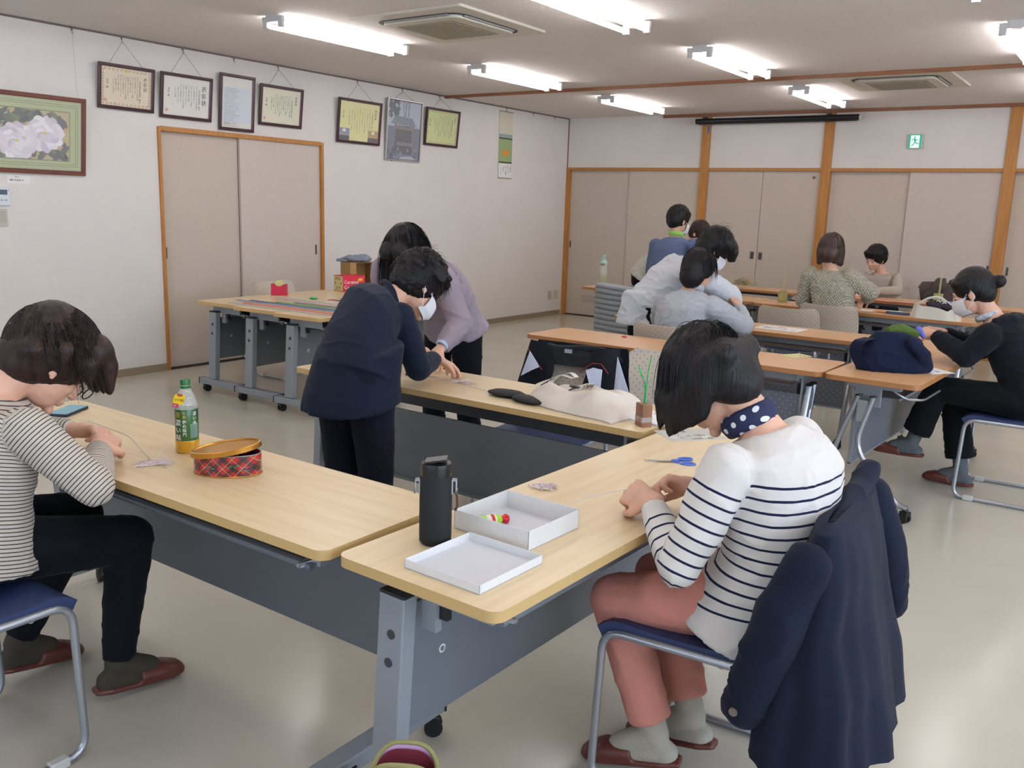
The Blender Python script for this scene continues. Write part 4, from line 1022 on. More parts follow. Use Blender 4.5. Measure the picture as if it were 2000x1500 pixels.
pile('cord_offcuts', (5.405, 1.99), 30, .075, 2, 'small pile of white cord offcuts behind the white box', .7, .6)
pile('cord_offcuts', (4.31, 2.99), 22, .11, 3, 'white cord offcuts by the hands of the person in the navy suit', .6, .3)
def cord(pts, lab, r=.0013, mat=CW): return MB().tube(bend(pts, .05, 5), r, 5).build('cotton_string', mat, label=lab, cat='cord')
cord([(3.80, 1.52, TZ+.001), (3.98, 1.53, TZ+.001), (4.20, 1.44, TZ+.001)], 'white paper cord running from the phone to the hands')
cord([(3.82, 1.58, TZ+.001), (4.10, 1.56, TZ+.001), (4.33, 1.47, TZ+.001), (4.42, 1.44, TZ+.001), (4.40, 1.48, TZ+.03)], 'second long pale cord lying behind the hands on the left table')
cord([(4.09, 2.98, TZ+.001), (4.22, 2.99, TZ+.001), (4.50, 2.93, TZ+.001), (4.56, 2.90, TZ+.001)], 'thin white cord stretched from the dark scissors to the black pouch')
cord([(4.05, 2.92, TZ+.001), (4.15, 2.95, TZ+.001)], 'short straight white cord just below the dark scissors', .0015)
cord([(5.70, 1.93, .775), (5.62, 1.90, .75), (5.545, 1.84, .712)], 'thin cord held between the fingers of the striped person on the right')
# scissors
def scissors(c, rz, hm, lab, op=.16, s=1.0):
    r = empty('scissors', (c[0], c[1], TZ), rz, label=lab, cat='scissors')
    for q in (-1, 1):
        m = Matrix.Translation((0, 0, .003+.0015*q)) @ Matrix.Rotation(q*op, 4, 'Z') @ Matrix.Scale(s, 4)
        MB().prism([(-.002, -.005), (.03, -.005), (.088, -.0008), (.03, .0045), (-.002, .005)], -.0007, .0007, CHROME, m).build('blade', None, r)
        g = MB(); g.tube([(-.002, 0, 0), (-.022, -q*.006, 0)], .0045, 8, mtx=m); g.tube([(-.048+.022*math.cos(a), -q*.014+.0115*math.sin(a), 0) for a in [2*PI*i/18 for i in range(18)]], .0038, 7, closed=True, mtx=m); g.build('handle', hm, r)
    MB().lathe([(0, 0), (.003, 0), (.003, .0065), (0, .0068)], 10).build('pivot', PEWTER, r)
scissors((5.565, 2.47), PI+.62, M('handle_blue', (72, 108, 200), .35), 'blue handled scissors beside the hands on the right table')
scissors((4.09, 2.985), .2, M('handle_dark', (70, 22, 26), .4), 'dark red and black handled scissors on the middle table', .05)
# tumbler
tm = empty('tumbler', (5.44, 1.488, TZ), label='tall black vacuum tumbler in a black sleeve with grey strap loops', cat='tumbler')
NEO = M('neoprene_black', (16, 17, 20), .75, bump=.15, bscale=400)
MB().lathe([(0, 0), (.031, 0), (.0365, .007), (.037, .02), (.037, .158), (.034, .162), (0, .162)], 36).build('sleeve', NEO, tm)
MB().lathe([(.0345, .160), (.035, .163), (.035, .180), (.0335, .190), (.0, .192)], 32).build('collar', M('tumbler_black', (22, 22, 24), .3), tm)
m = Matrix.Rotation(.6, 4, 'Z')
MB().prism([(-.027, -.022), (.026, -.022), (.026, .022), (-.027, .022)], 0, .006, None, m @ Matrix.Translation((0, 0, .1925)) @ Matrix.Rotation(-.16, 4, 'Y')).build('flip_lid', M('lid_black', (30, 30, 33), .22), tm, bevel=.003)
MB().cbox((.030, 0, .178), .012, .018, .020, None, m).build('lid_button', BLACK, tm, bevel=.003)
GT = M('grey_tape', (168, 172, 174), .7)
for a in (PI+.72, .62):
    m = Matrix.Rotation(a, 4, 'Z')
    k = MB(); k.box(.036, .0385, -.009, .009, .118, .152, None, m).box(.0385, .046, -.009, .009, .149, .1515, None, m).box(.045, .0472, -.009, .009, .122, .1515, None, m); k = k.build('strap_loop', GT, tm)
    MB().tube([(.048+.000, .010*math.cos(t), .128+.010*math.sin(t)) for t in [PI+PI*i/8 for i in range(9)]], .0014, 6, mtx=m).build('d_ring', PEWTER, k)
MB().tube([(.030, .030, .128), (.034, .034, .11), (.036, .034, .085), (.031, .032, .075)], .003, 6).build('cord_strap', M('brown_strap', (92, 58, 44), .6), tm)
# white box and lid, glue
CARD = M('white_linen_card', (226, 224, 222), .7, bump=.35, bscale=600, bstretch=(1, 1, .05)); INN = M('box_inner', (214, 214, 220), .7)
def tray(name, c, rz, w, d, h, lab):
    r = empty(name, (c[0], c[1], TZ), rz, label=lab, cat='box'); t = .0018
    MB().box(-w/2, w/2, -d/2, d/2, 0, t).build('base', INN, r)
    for a in ((-w/2, w/2, -d/2, -d/2+t), (-w/2, w/2, d/2-t, d/2), (-w/2, -w/2+t, -d/2, d/2), (w/2-t, w/2, -d/2, d/2)): MB().box(a[0], a[1], a[2], a[3], 0, h).build('side', CARD, r)
    return r
tray('gift_box', (5.530, 1.685), -.04, .222, .205, .047, 'open white box with a glue tube inside, behind its lid')
tray('box_lid', (5.592, 1.438), -.035, .207, .215, .020, 'shallow white box lid turned upside down at the table corner')
g = empty('glue_tube', (5.475, 1.655, TZ+.014), 1.05, label='small green and red glue tube lying inside the white box', cat='glue')
MB().lathe([(0, -.032), (.012, -.030), (.014, -.015), (.014, .018), (.009, .026), (.0, .027)], 18, mtx=Matrix.Rotation(PI/2, 4, 'Y')).build('tube_body', M('glue_green', (170, 222, 60), .3), g)
MB().lathe([(.0142, -.014), (.0144, -.013), (.0144, .010), (.0142, .011)], 18, mtx=Matrix.Rotation(PI/2, 4, 'Y')).build('label', M('glue_label', (230, 226, 210), .4), g)
MB().lathe([(.0144, -.002), (.0147, -.002), (.0147, .006), (.0144, .006)], 18, mtx=Matrix.Rotation(PI/2, 4, 'Y')).build('label_band', RED, g)
cp = MB(); cp.lathe([(.008, .026), (.009, .028), (.008, .046), (0, .048)], 12, mtx=Matrix.Rotation(PI/2, 4, 'Y'))
for i in range(6): cp.ell((.040, .009*math.cos(i*1.047), .009*math.sin(i*1.047)), .006, .003, .003, None, 8)
cp.build('cap', M('cap_red', (214, 34, 44), .35), g)
MB().box(-.045, -.02, -.02, .015, -.012, .006).build('glue_film', M('mint_film', (150, 206, 176), .3, alpha=.6), g)
MB().prism(rrect(-.03, .03, -.012, .012, .004, 2), 0, .0006).build('clear_film', M('clear_film', (236, 240, 240), .1, alpha=.5), None, label='scrap of clear film on the floor of the white box', cat='film', loc=(5.565, 1.645, TZ+.002), rot=(0, 0, .1))
# printed leaflet and wooden block vase
lf = MB().box(-.105, .105, -.075, .075, 0, .0008, M('leaflet_grey', (186, 184, 176), .6)).build('leaflet', None, label='grey printed leaflet under the bowed head of the striped person', cat='leaflet', loc=(5.462, 2.83, TZ), rot=(0, 0, .9))
ph = MB(); rnd = random.Random(9)
for i in range(14):
    x = rnd.uniform(-.09, .07); y = rnd.uniform(-.06, .05); s = rnd.uniform(.008, .02); ph.prism([(x-s, y-s*.5), (x+s, y-s*.6), (x+s*.8, y+s*.6), (x-s*.7, y+s*.4)], .0008, .00095+i*1e-5, M('leaf_print%d' % (i % 3), [(120, 116, 108), (150, 148, 140), (212, 210, 200)][i % 3], .6))
ph.build('print', None, lf)
wv = empty('wooden_vase', (5.278, 2.835, TZ), -.62, label='small square wooden block vase holding bright green wires', cat='vase')
WB = M('walnut_block', (146, 100, 72), .5, rgb2=(126, 84, 58), vscale=30, vstretch=(1, 1, .1))
MB().box(-.027, .027, -.02, .02, 0, .083).build('block', WB, wv, bevel=.002)
MB().box(-.0275, .0275, -.0205, .0205, .018, .036).build('paper_band', M('band_paper', (206, 196, 190), .6, alpha=.55), wv)
MB().prism([(.004, 0), (.009, .006), (.004, .011), (-.001, .006)], 0, .0006, RED, Matrix.Translation((.006, -.0210, .020)) @ Matrix.Rotation(PI/2, 4, 'X')).build('heart_mark', None, wv)
GW = M('green_wire', (38, 176, 84), .35)
w = MB()
w.tube(bend([(-.004, 0, .07), (-.002, .002, .13), (-.01, .0, .165), (-.04, .0, .185), (-.07, .005, .205)], .03, 4), .0030, 7).tube(bend([(.004, 0, .07), (.006, .0, .12), (.012, .0, .20), (.03, .0, .26)], .03, 4), .0022, 6).tube([(0, .004, .07), (-.008, .004, .12), (.002, .004, .15)], .002, 6)
w.build('wire_stem', GW, wv)
k = MB()
for i in range(5): k.tube([(-.008+.01*math.cos(t)+.004*i, .010*math.sin(t), .150+.008*math.sin(t*1.3+i)+.006*i) for t in [2*PI*j/12 for j in range(12)]], .0007, 4, closed=True)
k.build('silver_knot', CHROME, wv)
# clear file with yellow tab
cf = MB().prism(rrect(-.14, .14, -.095, .095, .006, 2), 0, .004).build('clear_file', M('clear_file', (232, 232, 244), .15, alpha=.75), None, label='clear plastic file of papers with a yellow tab, between the tote bag and wooden vase', cat='file', loc=(5.21, 2.97, TZ), rot=(0, 0, -.12))
MB().prism(rrect(-.13, .11, -.085, .085, .002, 2), .0041, .0052).build('paper', PAPER, cf); MB().box(-.075, -.052, -.100, -.078, .0045, .006).build('tab', M('tab_yellow', (232, 214, 40), .4), cf)
MB().box(.01, .13, .05, .085, .0055, .009).build('folded_sheet', M('sheet_blue_white', (222, 222, 238), .6), cf)
# black pouches
POU = M('black_quilt', (16, 16, 18), .7, bump=.3, bscale=90)
for i, (x, y, a, lab) in enumerate([(4.625, 2.90, .1, 'flat black oval pouch at the left end beside the tote bag'), (4.765, 2.865, -.1, 'flat black oval pouch half under the tote bag')]):
    b = empty('black_pouch', (x, y, TZ), a, label=lab, cat='pouch')
    MB().ell((0, 0, .013), .088, .048, .0135, None, 24).build('pouch_body', POU, b)
    MB().tube([(.07*math.cos(t), .037*math.sin(t), .0225) for t in [PI*.1+PI*.8*j/10 for j in range(11)]], .0012, 5).build('zip', PEWTER, b)
# cloth tote bag lying on the table
CANV = M('natural_canvas', (216, 206, 194), .9, bump=.35, bscale=500, var=.04, vscale=8)
def tote_pt(u, v):
    x = (u-.5)*.50; y = (v-.5)*.27; e = min(u, 1-u)*2; f = min(v, 1-v)*2
    h = (min(1, e*2.2)**.6)*(min(1, f*2.0)**.6)
    z = .006+h*(.058+.030*noise.noise(Vector((u*5, v*4, 1)))+.018*math.sin(u*9+v*3)*f)+(.028*max(0, v-.72)/.28*(1+.6*math.sin(u*19))*min(1, e*3))
    return (x+.02*noise.noise(Vector((u*4, v*4, 7))), y+.02*noise.noise(Vector((u*4, v*4, 3)))-.02*e, z)
tt = empty('tote_bag', (4.965, 2.955, TZ), -.22, label='crumpled natural canvas tote bag printed with black letters on the middle table', cat='bag')
MB().grid(tote_pt, 46, 28, .003).build('bag_body', CANV, tt)
MB().grid(lambda u, v: (tote_pt(u, v)[0], tote_pt(u, v)[1], .003), 10, 6, .0025).build('bag_back', CANV, tt)
for k, (pts) in enumerate(([(-.17, .10, .075), (-.23, .09, .085), (-.29, .07, .05), (-.30, .02, .035), (-.25, -.02, .035), (-.19, -.02, .05)], [(-.16, .11, .08), (-.20, .12, .095), (-.26, .11, .07), (-.27, .06, .045), (-.21, .03, .05)])):
    b = MB(); P_ = bend(pts, .03, 4)
    for i in range(len(P_)-1):
        a, c = P_[i], P_[i+1]; d = (c-a).normalized(); n_ = Vector((0, 0, 1)); q = d.cross(n_).normalized()*.011; n2 = q.cross(d).normalized()*.0015
        b.add([a-q, a+q, c+q, c-q, a-q+n2, a+q+n2, c+q+n2, c-q+n2], [(0, 1, 2, 3), (7, 6, 5, 4), (0, 4, 5, 1), (2, 6, 7, 3), (1, 5, 6, 2), (0, 3, 7, 4)], True)
    b.build('strap', CANV, tt)
w = MB()
def surf(x, y):
    u = x/.50+.5; v = (y+.02*.6)/.27+.5; return tote_pt(min(max(u, 0), 1), min(max(v, 0), 1))[2]+.0022
def flat(s, x, y, sz, rot=0, bold=.05):
    q = MB(); write(q, s, (0, 0, 0), (1, 0, 0), (0, 1, 0), sz, None, bold=bold); cr, sr = math.cos(rot), math.sin(rot)
    vs = [(x+a[0]*cr-a[1]*sr, y+a[0]*sr+a[1]*cr) for a in q.v]; w.add([(a[0], a[1], surf(a[0], a[1])) for a in vs], q.f)
flat('T', -.135, .0, .085, .15, .03); flat('Things', -.075, .045, .030, .15); flat('for your', -.075, .02, .024, .15); flat('Shop', -.07, -.02, .034, .15, .08)
w.build('lettering', M('print_ink', (44, 42, 44), .7), tt)
q = MB(); rnd = random.Random(2)
for i in range(26):
    t0 = rnd.uniform(0, 2*PI); rr = rnd.uniform(.01, .035); cx, cy = .045, .015; pts = []
    for j in range(6):
        x = cx+rr*1.5*math.cos(t0+j*.35); y = cy+rr*.7*math.sin(t0+j*.35); pts.append((x, y, surf(x, y)))
    q.tube(pts, .0012, 4)
q.build('sketch_print', M('sketch_ink', (112, 110, 96), .7), tt, kind='stuff')
# black jacket with white pockets over the chair
def cloth(name, fn, nu, nv, mat, parent, th=.006, **k): return MB().grid(fn, nu, nv, th).build(name, mat, parent, **k)
JK = M('black_shell_jacket', (24, 27, 34), .6, sheen=.1, bump=.15, bscale=60)
jk = empty('black_jacket', (4.54, 3.30, 0), PI+.08, label='black jacket with red piping and white pocket lining hung open on a chair', cat='jacket')
# local frame of the chair: backrest top at y=-.33, z=.8; the camera looks at its +y face
def wrinkle(x, z, s=1.0): return .006*s*noise.noise(Vector((x*11, z*9, 2.0)))+.004*s*noise.noise(Vector((x*25, z*22, 5)))
def bk(z): return -.215-.075*(z-.50)/.32
for q in (-1, 1):
    def panel(u, v, q=q):
        z = .83-.33*v; wtop, wbot = .235, .30; xo = (wtop+(wbot-wtop)*v); xi = .13-.055*math.sin(min(1, v*1.3)*PI)*1.0 if q > 0 else .09+.07*abs(v-.55)
        x = xi+(xo-xi)*u; return (q*x, bk(z)+.030+.018*math.sin(u*PI)+wrinkle(q*x, z, 1.5)-.03*u, z)
    cloth('front_panel', panel, 16, 18, JK, jk, .007)
def collar(u, v):
    x = (u-.5)*.47; a = v*PI*1.15; z = .800+.022*math.sin(a)+(.0 if abs(u-.5) < .4 else -.03*(abs(u-.5)-.4)*10); y = -.335-.005+.032*(1-math.cos(a))*.9; return (x, y+wrinkle(x, z), z-.008*math.cos(u*9))
cloth('collar_roll', collar, 24, 14, JK, jk, .01)
cloth('inner_yoke', lambda u, v: ((u-.5)*(.28), bk(.80-.07*v)+.016+wrinkle(u, v), .805-.075*v), 14, 8, M('jacket_lining', (16, 17, 21), .8), jk, .004)
cloth('back_panel', lambda u, v: ((u-.5)*(.48+.06*v), -.375-.02*v+wrinkle(u*.5, v*.5, 2), .82-.42*v), 20, 18, JK, jk, .006)
for q in (-1, 1): MB().tube([(q*.215, bk(.79)+.052, .79), (q*.17, bk(.75)+.066, .755), (q*.12, bk(.71)+.062, .705)] if q > 0 else [(-.075, bk(.72)+.058, .72), (-.14, bk(.77)+.066, .765), (-.18, bk(.765)+.062, .765), (-.215, bk(.73)+.050, .725)], .0028, 6).build('red_piping', M('piping_red', (132, 36, 40), .6), jk)
WL = M('white_lining', (200, 206, 226), .8, bump=.3, bscale=30)
def tri(pts, nm): 
    b = MB(); P_ = [(x, bk(z)+o, z) for x, z, o in pts]; Q_ = [(x, y+.003, z) for x, y, z in P_]; n_ = len(P_)
    b.add(P_+Q_, [list(range(n_)), list(range(n_, 2*n_))[::-1]]+[(i, i+n_, (i+1) % n_+n_, (i+1) % n_) for i in range(n_)]); b.build(nm, WL, jk)
tri([(.195, .785, .068), (.135, .735, .085), (.125, .72, .085), (.165, .70, .085), (.225, .665, .068)], 'pocket_lining')
tri([(-.12, .735, .088), (-.155, .75, .088), (-.20, .745, .085), (-.205, .65, .085), (-.165, .64, .088)], 'pocket_lining')
tri([(-.238, .80, .02), (-.270, .75, .03), (-.375, .55, .03), (-.25, .55, .02)], 'side_lining')
MB().box(-.018, .018, bk(.8)+.05, bk(.8)+.056, .795, .812).build('neck_label', M('label_grey', (150, 152, 156), .6), jk)
# navy coat over the right foreground chair
def drape(name, lab, c, rz, rings, folds, mat, n=72, amp=.02, seed=1, cat='coat', th=.005):
    """hanging garment: rings = (z, half width across, half depth, dy) from top to hem; top closed by the first ring being slim"""
    r = empty(name, (c[0], c[1], 0), rz, label=lab, cat=cat)
    def f(u, v):
        i = v*(len(rings)-1); k = min(int(i), len(rings)-2); t = i-k; t = t*t*(3-2*t); a, b = rings[k], rings[k+1]
        z, wx, dy, oy = [a[j]*(1-t)+b[j]*t for j in range(4)]; an = 2*PI*u; ca, sa = math.cos(an), math.sin(an)
        m = 1+amp*v*(math.sin(an*folds+seed)+.6*math.sin(an*folds*2.3+seed*2+v*2))*3
        x = wx*abs(ca)**.75*(1 if ca > 0 else -1)*(1+(m-1)*.3); y = oy+dy*abs(sa)**.8*(1 if sa > 0 else -1)*m
        return (x+.004*noise.noise(Vector((x*14, z*14, seed))), y+.010*noise.noise(Vector((x*8, z*8, seed+2))), z+.012*v*math.sin(an*3+seed))
    MB().grid(f, n, 40, th).build('garment_body', mat, r)
    return r
nc = drape('navy_coat', 'navy blue coat hung over the right foreground chair, reaching nearly to its feet', (5.885, 2.07), PI/2+.08,
           [(.808, .19, .012, -.305), (.795, .245, .035, -.305), (.72, .285, .065, -.30), (.58, .30, .095, -.295), (.43, .315, .13, -.30), (.27, .33, .15, -.31)], 7, NAVYC if 'NAVYC' in globals() else M('navy_coat_cloth', (24, 30, 47), .8, sheen=.25, bump=.2, bscale=300, var=.1, vscale=5), seed=2.0, amp=.03)
NC = MATS['navy_coat_cloth']
T = MB(); chain(T, [(-.262, -.275, .725), (-.285, -.235, .60), (-.285, -.20, .47), (-.275, -.175, .375)], [.048, .058, .058, .050]); fuse('sleeve', T, .009, 4, NC, nc, folds=.012, fscale=9, stretch=(1, 1, .6))
T = MB(); chain(T, [(.26, -.32, .76), (.28, -.36, .62), (.29, -.385, .47)], [.050, .055, .05]); fuse('sleeve', T, .009, 4, NC, nc, folds=.012, fscale=9, stretch=(1, 1, .6))
T = MB(); chain(T, [(-.20, -.31, .770), (0, -.305, .79), (.14, -.305, .805), (.22, -.31, .83)], [.024, .028, .030, .032]); fuse('collar', T, .008, 3, NC, nc, folds=.008)
for z in (.385,): MB().tube([(-.318, -.165, z), (-.330, -.165, z)], .010, 12).build('snap_button', PEWTER, nc)
# grey quilted jacket over the chair in the second row
PUF = M('grey_quilted_nylon', (134, 138, 142), .5, bump=.3, bscale=50)
pj = empty('quilted_jacket', (3.07, 7.04, 0), label='light grey quilted down jacket hung over a chair back', cat='jacket')
def puff(u, v):
    an = 2*PI*u; ca, sa = math.cos(an), math.sin(an); z = .835-.42*v; q = abs(math.sin(v*PI*9.5))**.6*.018
    x = (.245+.01*v)*abs(ca)**.6*(1 if ca > 0 else -1); y = -.315+.02*v+(.035+q*1.2+min(v*6, 1)*.02)*abs(sa)**.7*(1 if sa > 0 else -1)
    if v < .04: y = -.315+(y+.315)*v/.04
    return (x*(1+q*.8), y, z+.01*math.sin(an*2)+.004*noise.noise(Vector((x*20, z*20, 1))))
MB().grid(puff, 48, 110, .004).build('garment_body', PUF, pj)
T = MB()
for i in range(6): T.ell((.275+.012*(i % 2), -.29+.012*i, .77-.065*i), .042, .055, .040, None, 14)
fuse('sleeve', T, .008, 2, PUF, pj, folds=.004)
# brown coat on the back chair
bc = drape('brown_coat', 'folded brown coat over a chair at the back table', (4.98, 9.72), PI, [(.80, .10, .02, -.33), (.83, .19, .05, -.33), (.78, .225, .07, -.33), (.60, .23, .08, -.33), (.42, .24, .09, -.33)], 4, M('brown_wool', (92, 80, 78), .9, sheen=.3), n=48, seed=5.0)
T = MB(); chain(T, [(.02, -.27, .84), (.05, -.24, .76), (.14, -.22, .68)], [.05, .045, .03]); chain(T, [(-.02, -.28, .87), (.0, -.25, .80)], [.02, .05]); fuse('hood', T, .009, 3, M('brown_wool2', (84, 76, 68), .9, sheen=.3), bc, folds=.01)
# three joined tables: tape dispenser, snack box, cardboard box, coloured cords
MG = M('magenta_plastic', (196, 30, 66), .4)
td = empty('tape_dispenser', (1.0, 4.79, TZ), .62, label='crimson tape dispenser with a roll of pale tape', cat='tape dispenser')
MB().prism([(-.062, 0), (.062, 0), (.060, .090), (.034, .086), (.014, .072), (-.014, .072), (-.030, .086), (-.060, .094)], -.03, .03, mtx=Matrix(((1, 0, 0, 0), (0, 0, 1, 0), (0, 1, 0, 0), (0, 0, 0, 1)))).build('dispenser_body', MG, td, bevel=.003)
MB().tube([(0, -.010, .088), (0, .010, .088)], .033, 20).build('tape_roll', M('tape_pale', (214, 208, 132), .3), td)
MB().box(-.066, -.058, -.012, .012, .082, .096).build('cutter', PAPER, td)
sb = empty('snack_box', (1.07, 5.50, TZ), 1.35, label='red and cream caramel snack carton standing on the joined tables', cat='box')
SR = M('carton_red', (206, 34, 66), .5); SCm = M('carton_cream', (206, 196, 138), .5)
MB().box(-.11, .11, -.075, .075, 0, .135).build('carton', SR, sb, bevel=.002)
MB().box(-.1112, -.11, -.072, .072, .004, .131).build('cream_side', SCm, sb)
q = MB()
for y, z in ((.04, .105), (.012, .112), (-.016, .105), (.048, .07), (-.045, .07), (.02, .028), (-.02, .034)): q.box(-.1122, -.1112, y-.006, y+.006, z-.010, z+.010)
q.build('snack_print', M('snack_brown', (150, 62, 36), .5), sb, kind='stuff')
MB().box(-.109, .11, -.0762, -.075, .0, .05).build('front_wave', M('carton_red2', (182, 26, 50), .5), sb)
w = MB(); write(w, 'Caramel', (-.100, -.0768, .068), (1, 0, 0), (0, 0, 1), .042, PAPER, bold=.06); write(w, 'Corn', (-.100, -.0768, .024), (1, 0, 0), (0, 0, 1), .042, PAPER, bold=.06); w.build('lettering', None, sb)
MB().ell((.062, -.0765, .10), .026, .0012, .014, M('flash_yellow', (228, 170, 50), .5), 16).build('flash', None, sb)
for x in (-.055, -.02): MB().ell((x+.05, -.0768, .022), .014, .0016, .014, M('corn_puff', (214, 150, 70), .5), 12).build('puff_print', None, sb)
cb = empty('cardboard_box', (.93, 5.74, TZ), 1.2, label='tall cardboard box open towards the room with grey clothing on top', cat='box')
CBm = M('corrugated_card', (166, 132, 82), .75, var=.05, vscale=30)
t_ = .004; bw, bd, bh = .12, .105, .235
for a in ((-bw, -bw+t_, -bd, bd, 0, bh), (bw-t_, bw, -bd, bd, 0, bh), (-bw, bw, bd-t_, bd, 0, bh), (-bw, bw, -bd, bd, 0, t_), (-bw, bw, -bd, bd, bh-t_, bh), (-bw, -bw+.06, -bd, -bd+t_, 0, bh)): MB().box(*a).build('board', CBm, cb)
gc = blob('grey_clothing', [lambda T: T.ell((.93, 5.70, TZ+.262), .10, .085, .032, None, 18), lambda T: T.ell((1.0, 5.74, TZ+.27), .075, .07, .035, None, 16), lambda T: chain(T, [(.84, 5.64, TZ+.25), (.80, 5.62, TZ+.245)], [.02, .012])], .008, 3, M('grey_knit_cloth', (134, 142, 156), .95, sheen=.3, bump=.3, bscale=200), folds=.014, fscale=16)
tag(gc, 'crumpled grey knitted clothing lying on the tall cardboard box', 'clothing')
SLV = M('clear_sleeve', (220, 226, 230), .2, alpha=.12, spec=.5)
rows = [(4.135, 1.22, 2.25, (196, 196, 200), 'grey'), (4.185, 1.30, 2.24, (222, 84, 52), 'orange red'), (4.235, 1.24, 2.20, (236, 150, 66), 'amber'), (4.29, 1.10, 2.15, (120, 150, 190), 'pale blue'), (4.36, 1.16, 2.12, (72, 92, 130), 'slate blue'), (4.44, 1.36, 2.18, (112, 178, 96), 'leaf green'), (4.49, 1.5, 2.22, (48, 46, 60), 'black'), (4.56, 1.24, 2.05, (216, 184, 186), 'pale pink'), (4.66, 1.10, 2.0, (206, 208, 214), 'silver white'),
        (4.86, 1.48, 2.2, (150, 40, 90), 'plum'), (4.96, 1.50, 2.2, (84, 130, 172), 'sky blue'), (5.06, 1.45, 2.2, (160, 178, 190), 'misty blue'), (5.22, 1.45, 2.2, (206, 52, 86), 'rose red')]
for y, x0, x1, rgb, nm in rows:
    r = empty('cord_bundle', (x0, y, TZ), .045, label='long flat bundle of %s paper cords in a clear sleeve on the joined tables' % nm, cat='cord bundle', group='coloured cord bundles')
    L = x1-x0; m = M('cord_'+nm.replace(' ', '_'), rgb, .45); b = MB(); rnd = random.Random(int(y*100))
    for i in range(9): b.tube([(.015+rnd.uniform(0, .02), -.016+.004*i, .0022+.001*(i % 2)), (L*.5, -.016+.004*i+rnd.uniform(-.003, .003), .003), (L-.01-rnd.uniform(0, .02), -.016+.004*i, .0022)], .0019, 5)
    b.build('cords', m, r, kind='stuff')
    MB().box(0, L, -.021, .021, .0055, .0062).build('sleeve', SLV, r)
MB().ell((0, 0, .009), .040, .022, .009, None, 14).build('green_tape', M('green_coil', (48, 176, 96), .35), None, label='small coil of bright green cord among the cord bundles', cat='coil', loc=(1.40, 4.79, TZ), rot=(0, 0, .3))
MB().prism([(0, 0), (.03, .006), (.022, -.012), (.034, -.03), (.010, -.022), (-.006, -.034)], 0, .002, None, Matrix(((1, 0, 0, 0), (0, 0, -1, 0), (0, 1, 0, 0), (0, 0, 0, 1)))).build('blue_tape_flag', MATS['tape_blue'], None, label='scrap of blue tape stuck to the lever under the front beech table', cat='tape', loc=(5.06, 4.475, .60))
# ------------------------------------------------------------------ right group of tables
nb = empty('navy_bag', (5.685, 4.80, TZ), .52, label='navy cloth bag with a drooping strap standing on the end-on beech table', cat='bag')
NB = M('navy_bag_cloth', (20, 28, 52), .8, sheen=.3, bump=.2, bscale=350)
T = MB(); loft(T, [(Vector((0, 0, .0)), Vector((.175, 0, 0)), Vector((0, .085, 0))), (Vector((0, 0, .02)), Vector((.185, 0, 0)), Vector((0, .09, 0))), (Vector((-.0, 0, .10)), Vector((.165, 0, 0)), Vector((0, .07, 0))), (Vector((-.01, 0, .165)), Vector((.125, 0, 0)), Vector((0, .045, 0))), (Vector((-.02, 0, .195)), Vector((.075, 0, 0)), Vector((0, .03, 0)))], 30)
fuse('bag_body', T, .007, 3, NB, nb, folds=.010, fscale=10)
b = MB(); P_ = bend([(-.13, -.02, .165), (-.19, -.03, .15), (-.205, -.03, .10), (-.185, -.03, .05), (-.165, -.05, .012)], .05, 5)
for i in range(len(P_)-1):
    a, c = P_[i], P_[i+1]; q = Vector((.022, -.022, 0)); n2 = Vector((.003, .003, 0)); b.add([a-q, a+q, c+q, c-q, a-q+n2, a+q+n2, c+q+n2, c-q+n2], [(0, 1, 2, 3), (7, 6, 5, 4), (0, 4, 5, 1), (2, 6, 7, 3), (1, 5, 6, 2), (0, 3, 7, 4)], True)
b.build('strap', NB, nb)
T = MB(); chain(T, [(.155, -.02, .02), (.12, -.075, .10), (.06, -.07, .16)], [.028, .022, .02], ex=((1, .3, 0), 1.6)); fuse('strap', T, .006, 2, NB, nb, folds=.004)
ga = blob('green_cloth', [lambda T: chain(T, [(5.655, 4.79, .905), (5.70, 4.83, .912), (5.755, 4.86, .89)], [.022, .03, .028])], .006, 3, M('moss_green_cloth', (78, 98, 46), .9, sheen=.4, bump=.4, bscale=200), folds=.008, fscale=20); tag(ga, 'moss green cloth spilling from the top of the navy bag', 'cloth')
ga = blob('violet_cuff_cloth', [lambda T: chain(T, [(5.775, 4.87, .915), (5.80, 4.88, .88)], [.018, .012])], .005, 2, M('violet_cloth', (92, 96, 176), .8)); tag(ga, 'small violet blue cloth beside the moss green cloth in the navy bag', 'cloth')
def sheet(name, c, rz, w, d, mat, lab, cat='paper', lines=None, th=.0008, z=TZ):
    o = MB().box(-w/2, w/2, -d/2, d/2, 0, th, mat).build(name, None, label=lab, cat=cat, loc=(c[0], c[1], z), rot=(0, 0, rz))
    if lines:
        b = MB(); rnd = random.Random(int(c[0]*100))
        for i in range(lines[0]):
            x = rnd.uniform(-w*.42, w*.3); y = rnd.uniform(-d*.4, d*.35); b.box(x, x+rnd.uniform(w*.05, w*.2), y, y+rnd.uniform(d*.02, d*.12), th, th+.0001+i*1e-6, lines[1][i % len(lines[1])])
        b.build('print', None, o, kind='stuff')
    return o
BLp = M('print_blue', (120, 150, 186), .6); LNp = M('print_grey', (150, 156, 166), .6); RDp = M('print_red', (176, 44, 58), .6); GNp = M('print_green', (70, 150, 84), .6)
sheet('printed_sheet', (4.69, 6.02), -.05, .30, .21, PAPER, 'printed white sheet lying on the beech table in front of the empty beige chairs', lines=(22, [BLp, LNp]))
sheet('booklet', (5.16, 4.92-.03), -.5, .10, .145, M('booklet_yellow', (214, 210, 150), .5), 'small colourful booklet on the front beech table near its right end', 'booklet', (9, [RDp, GNp, PAPER]), .003)
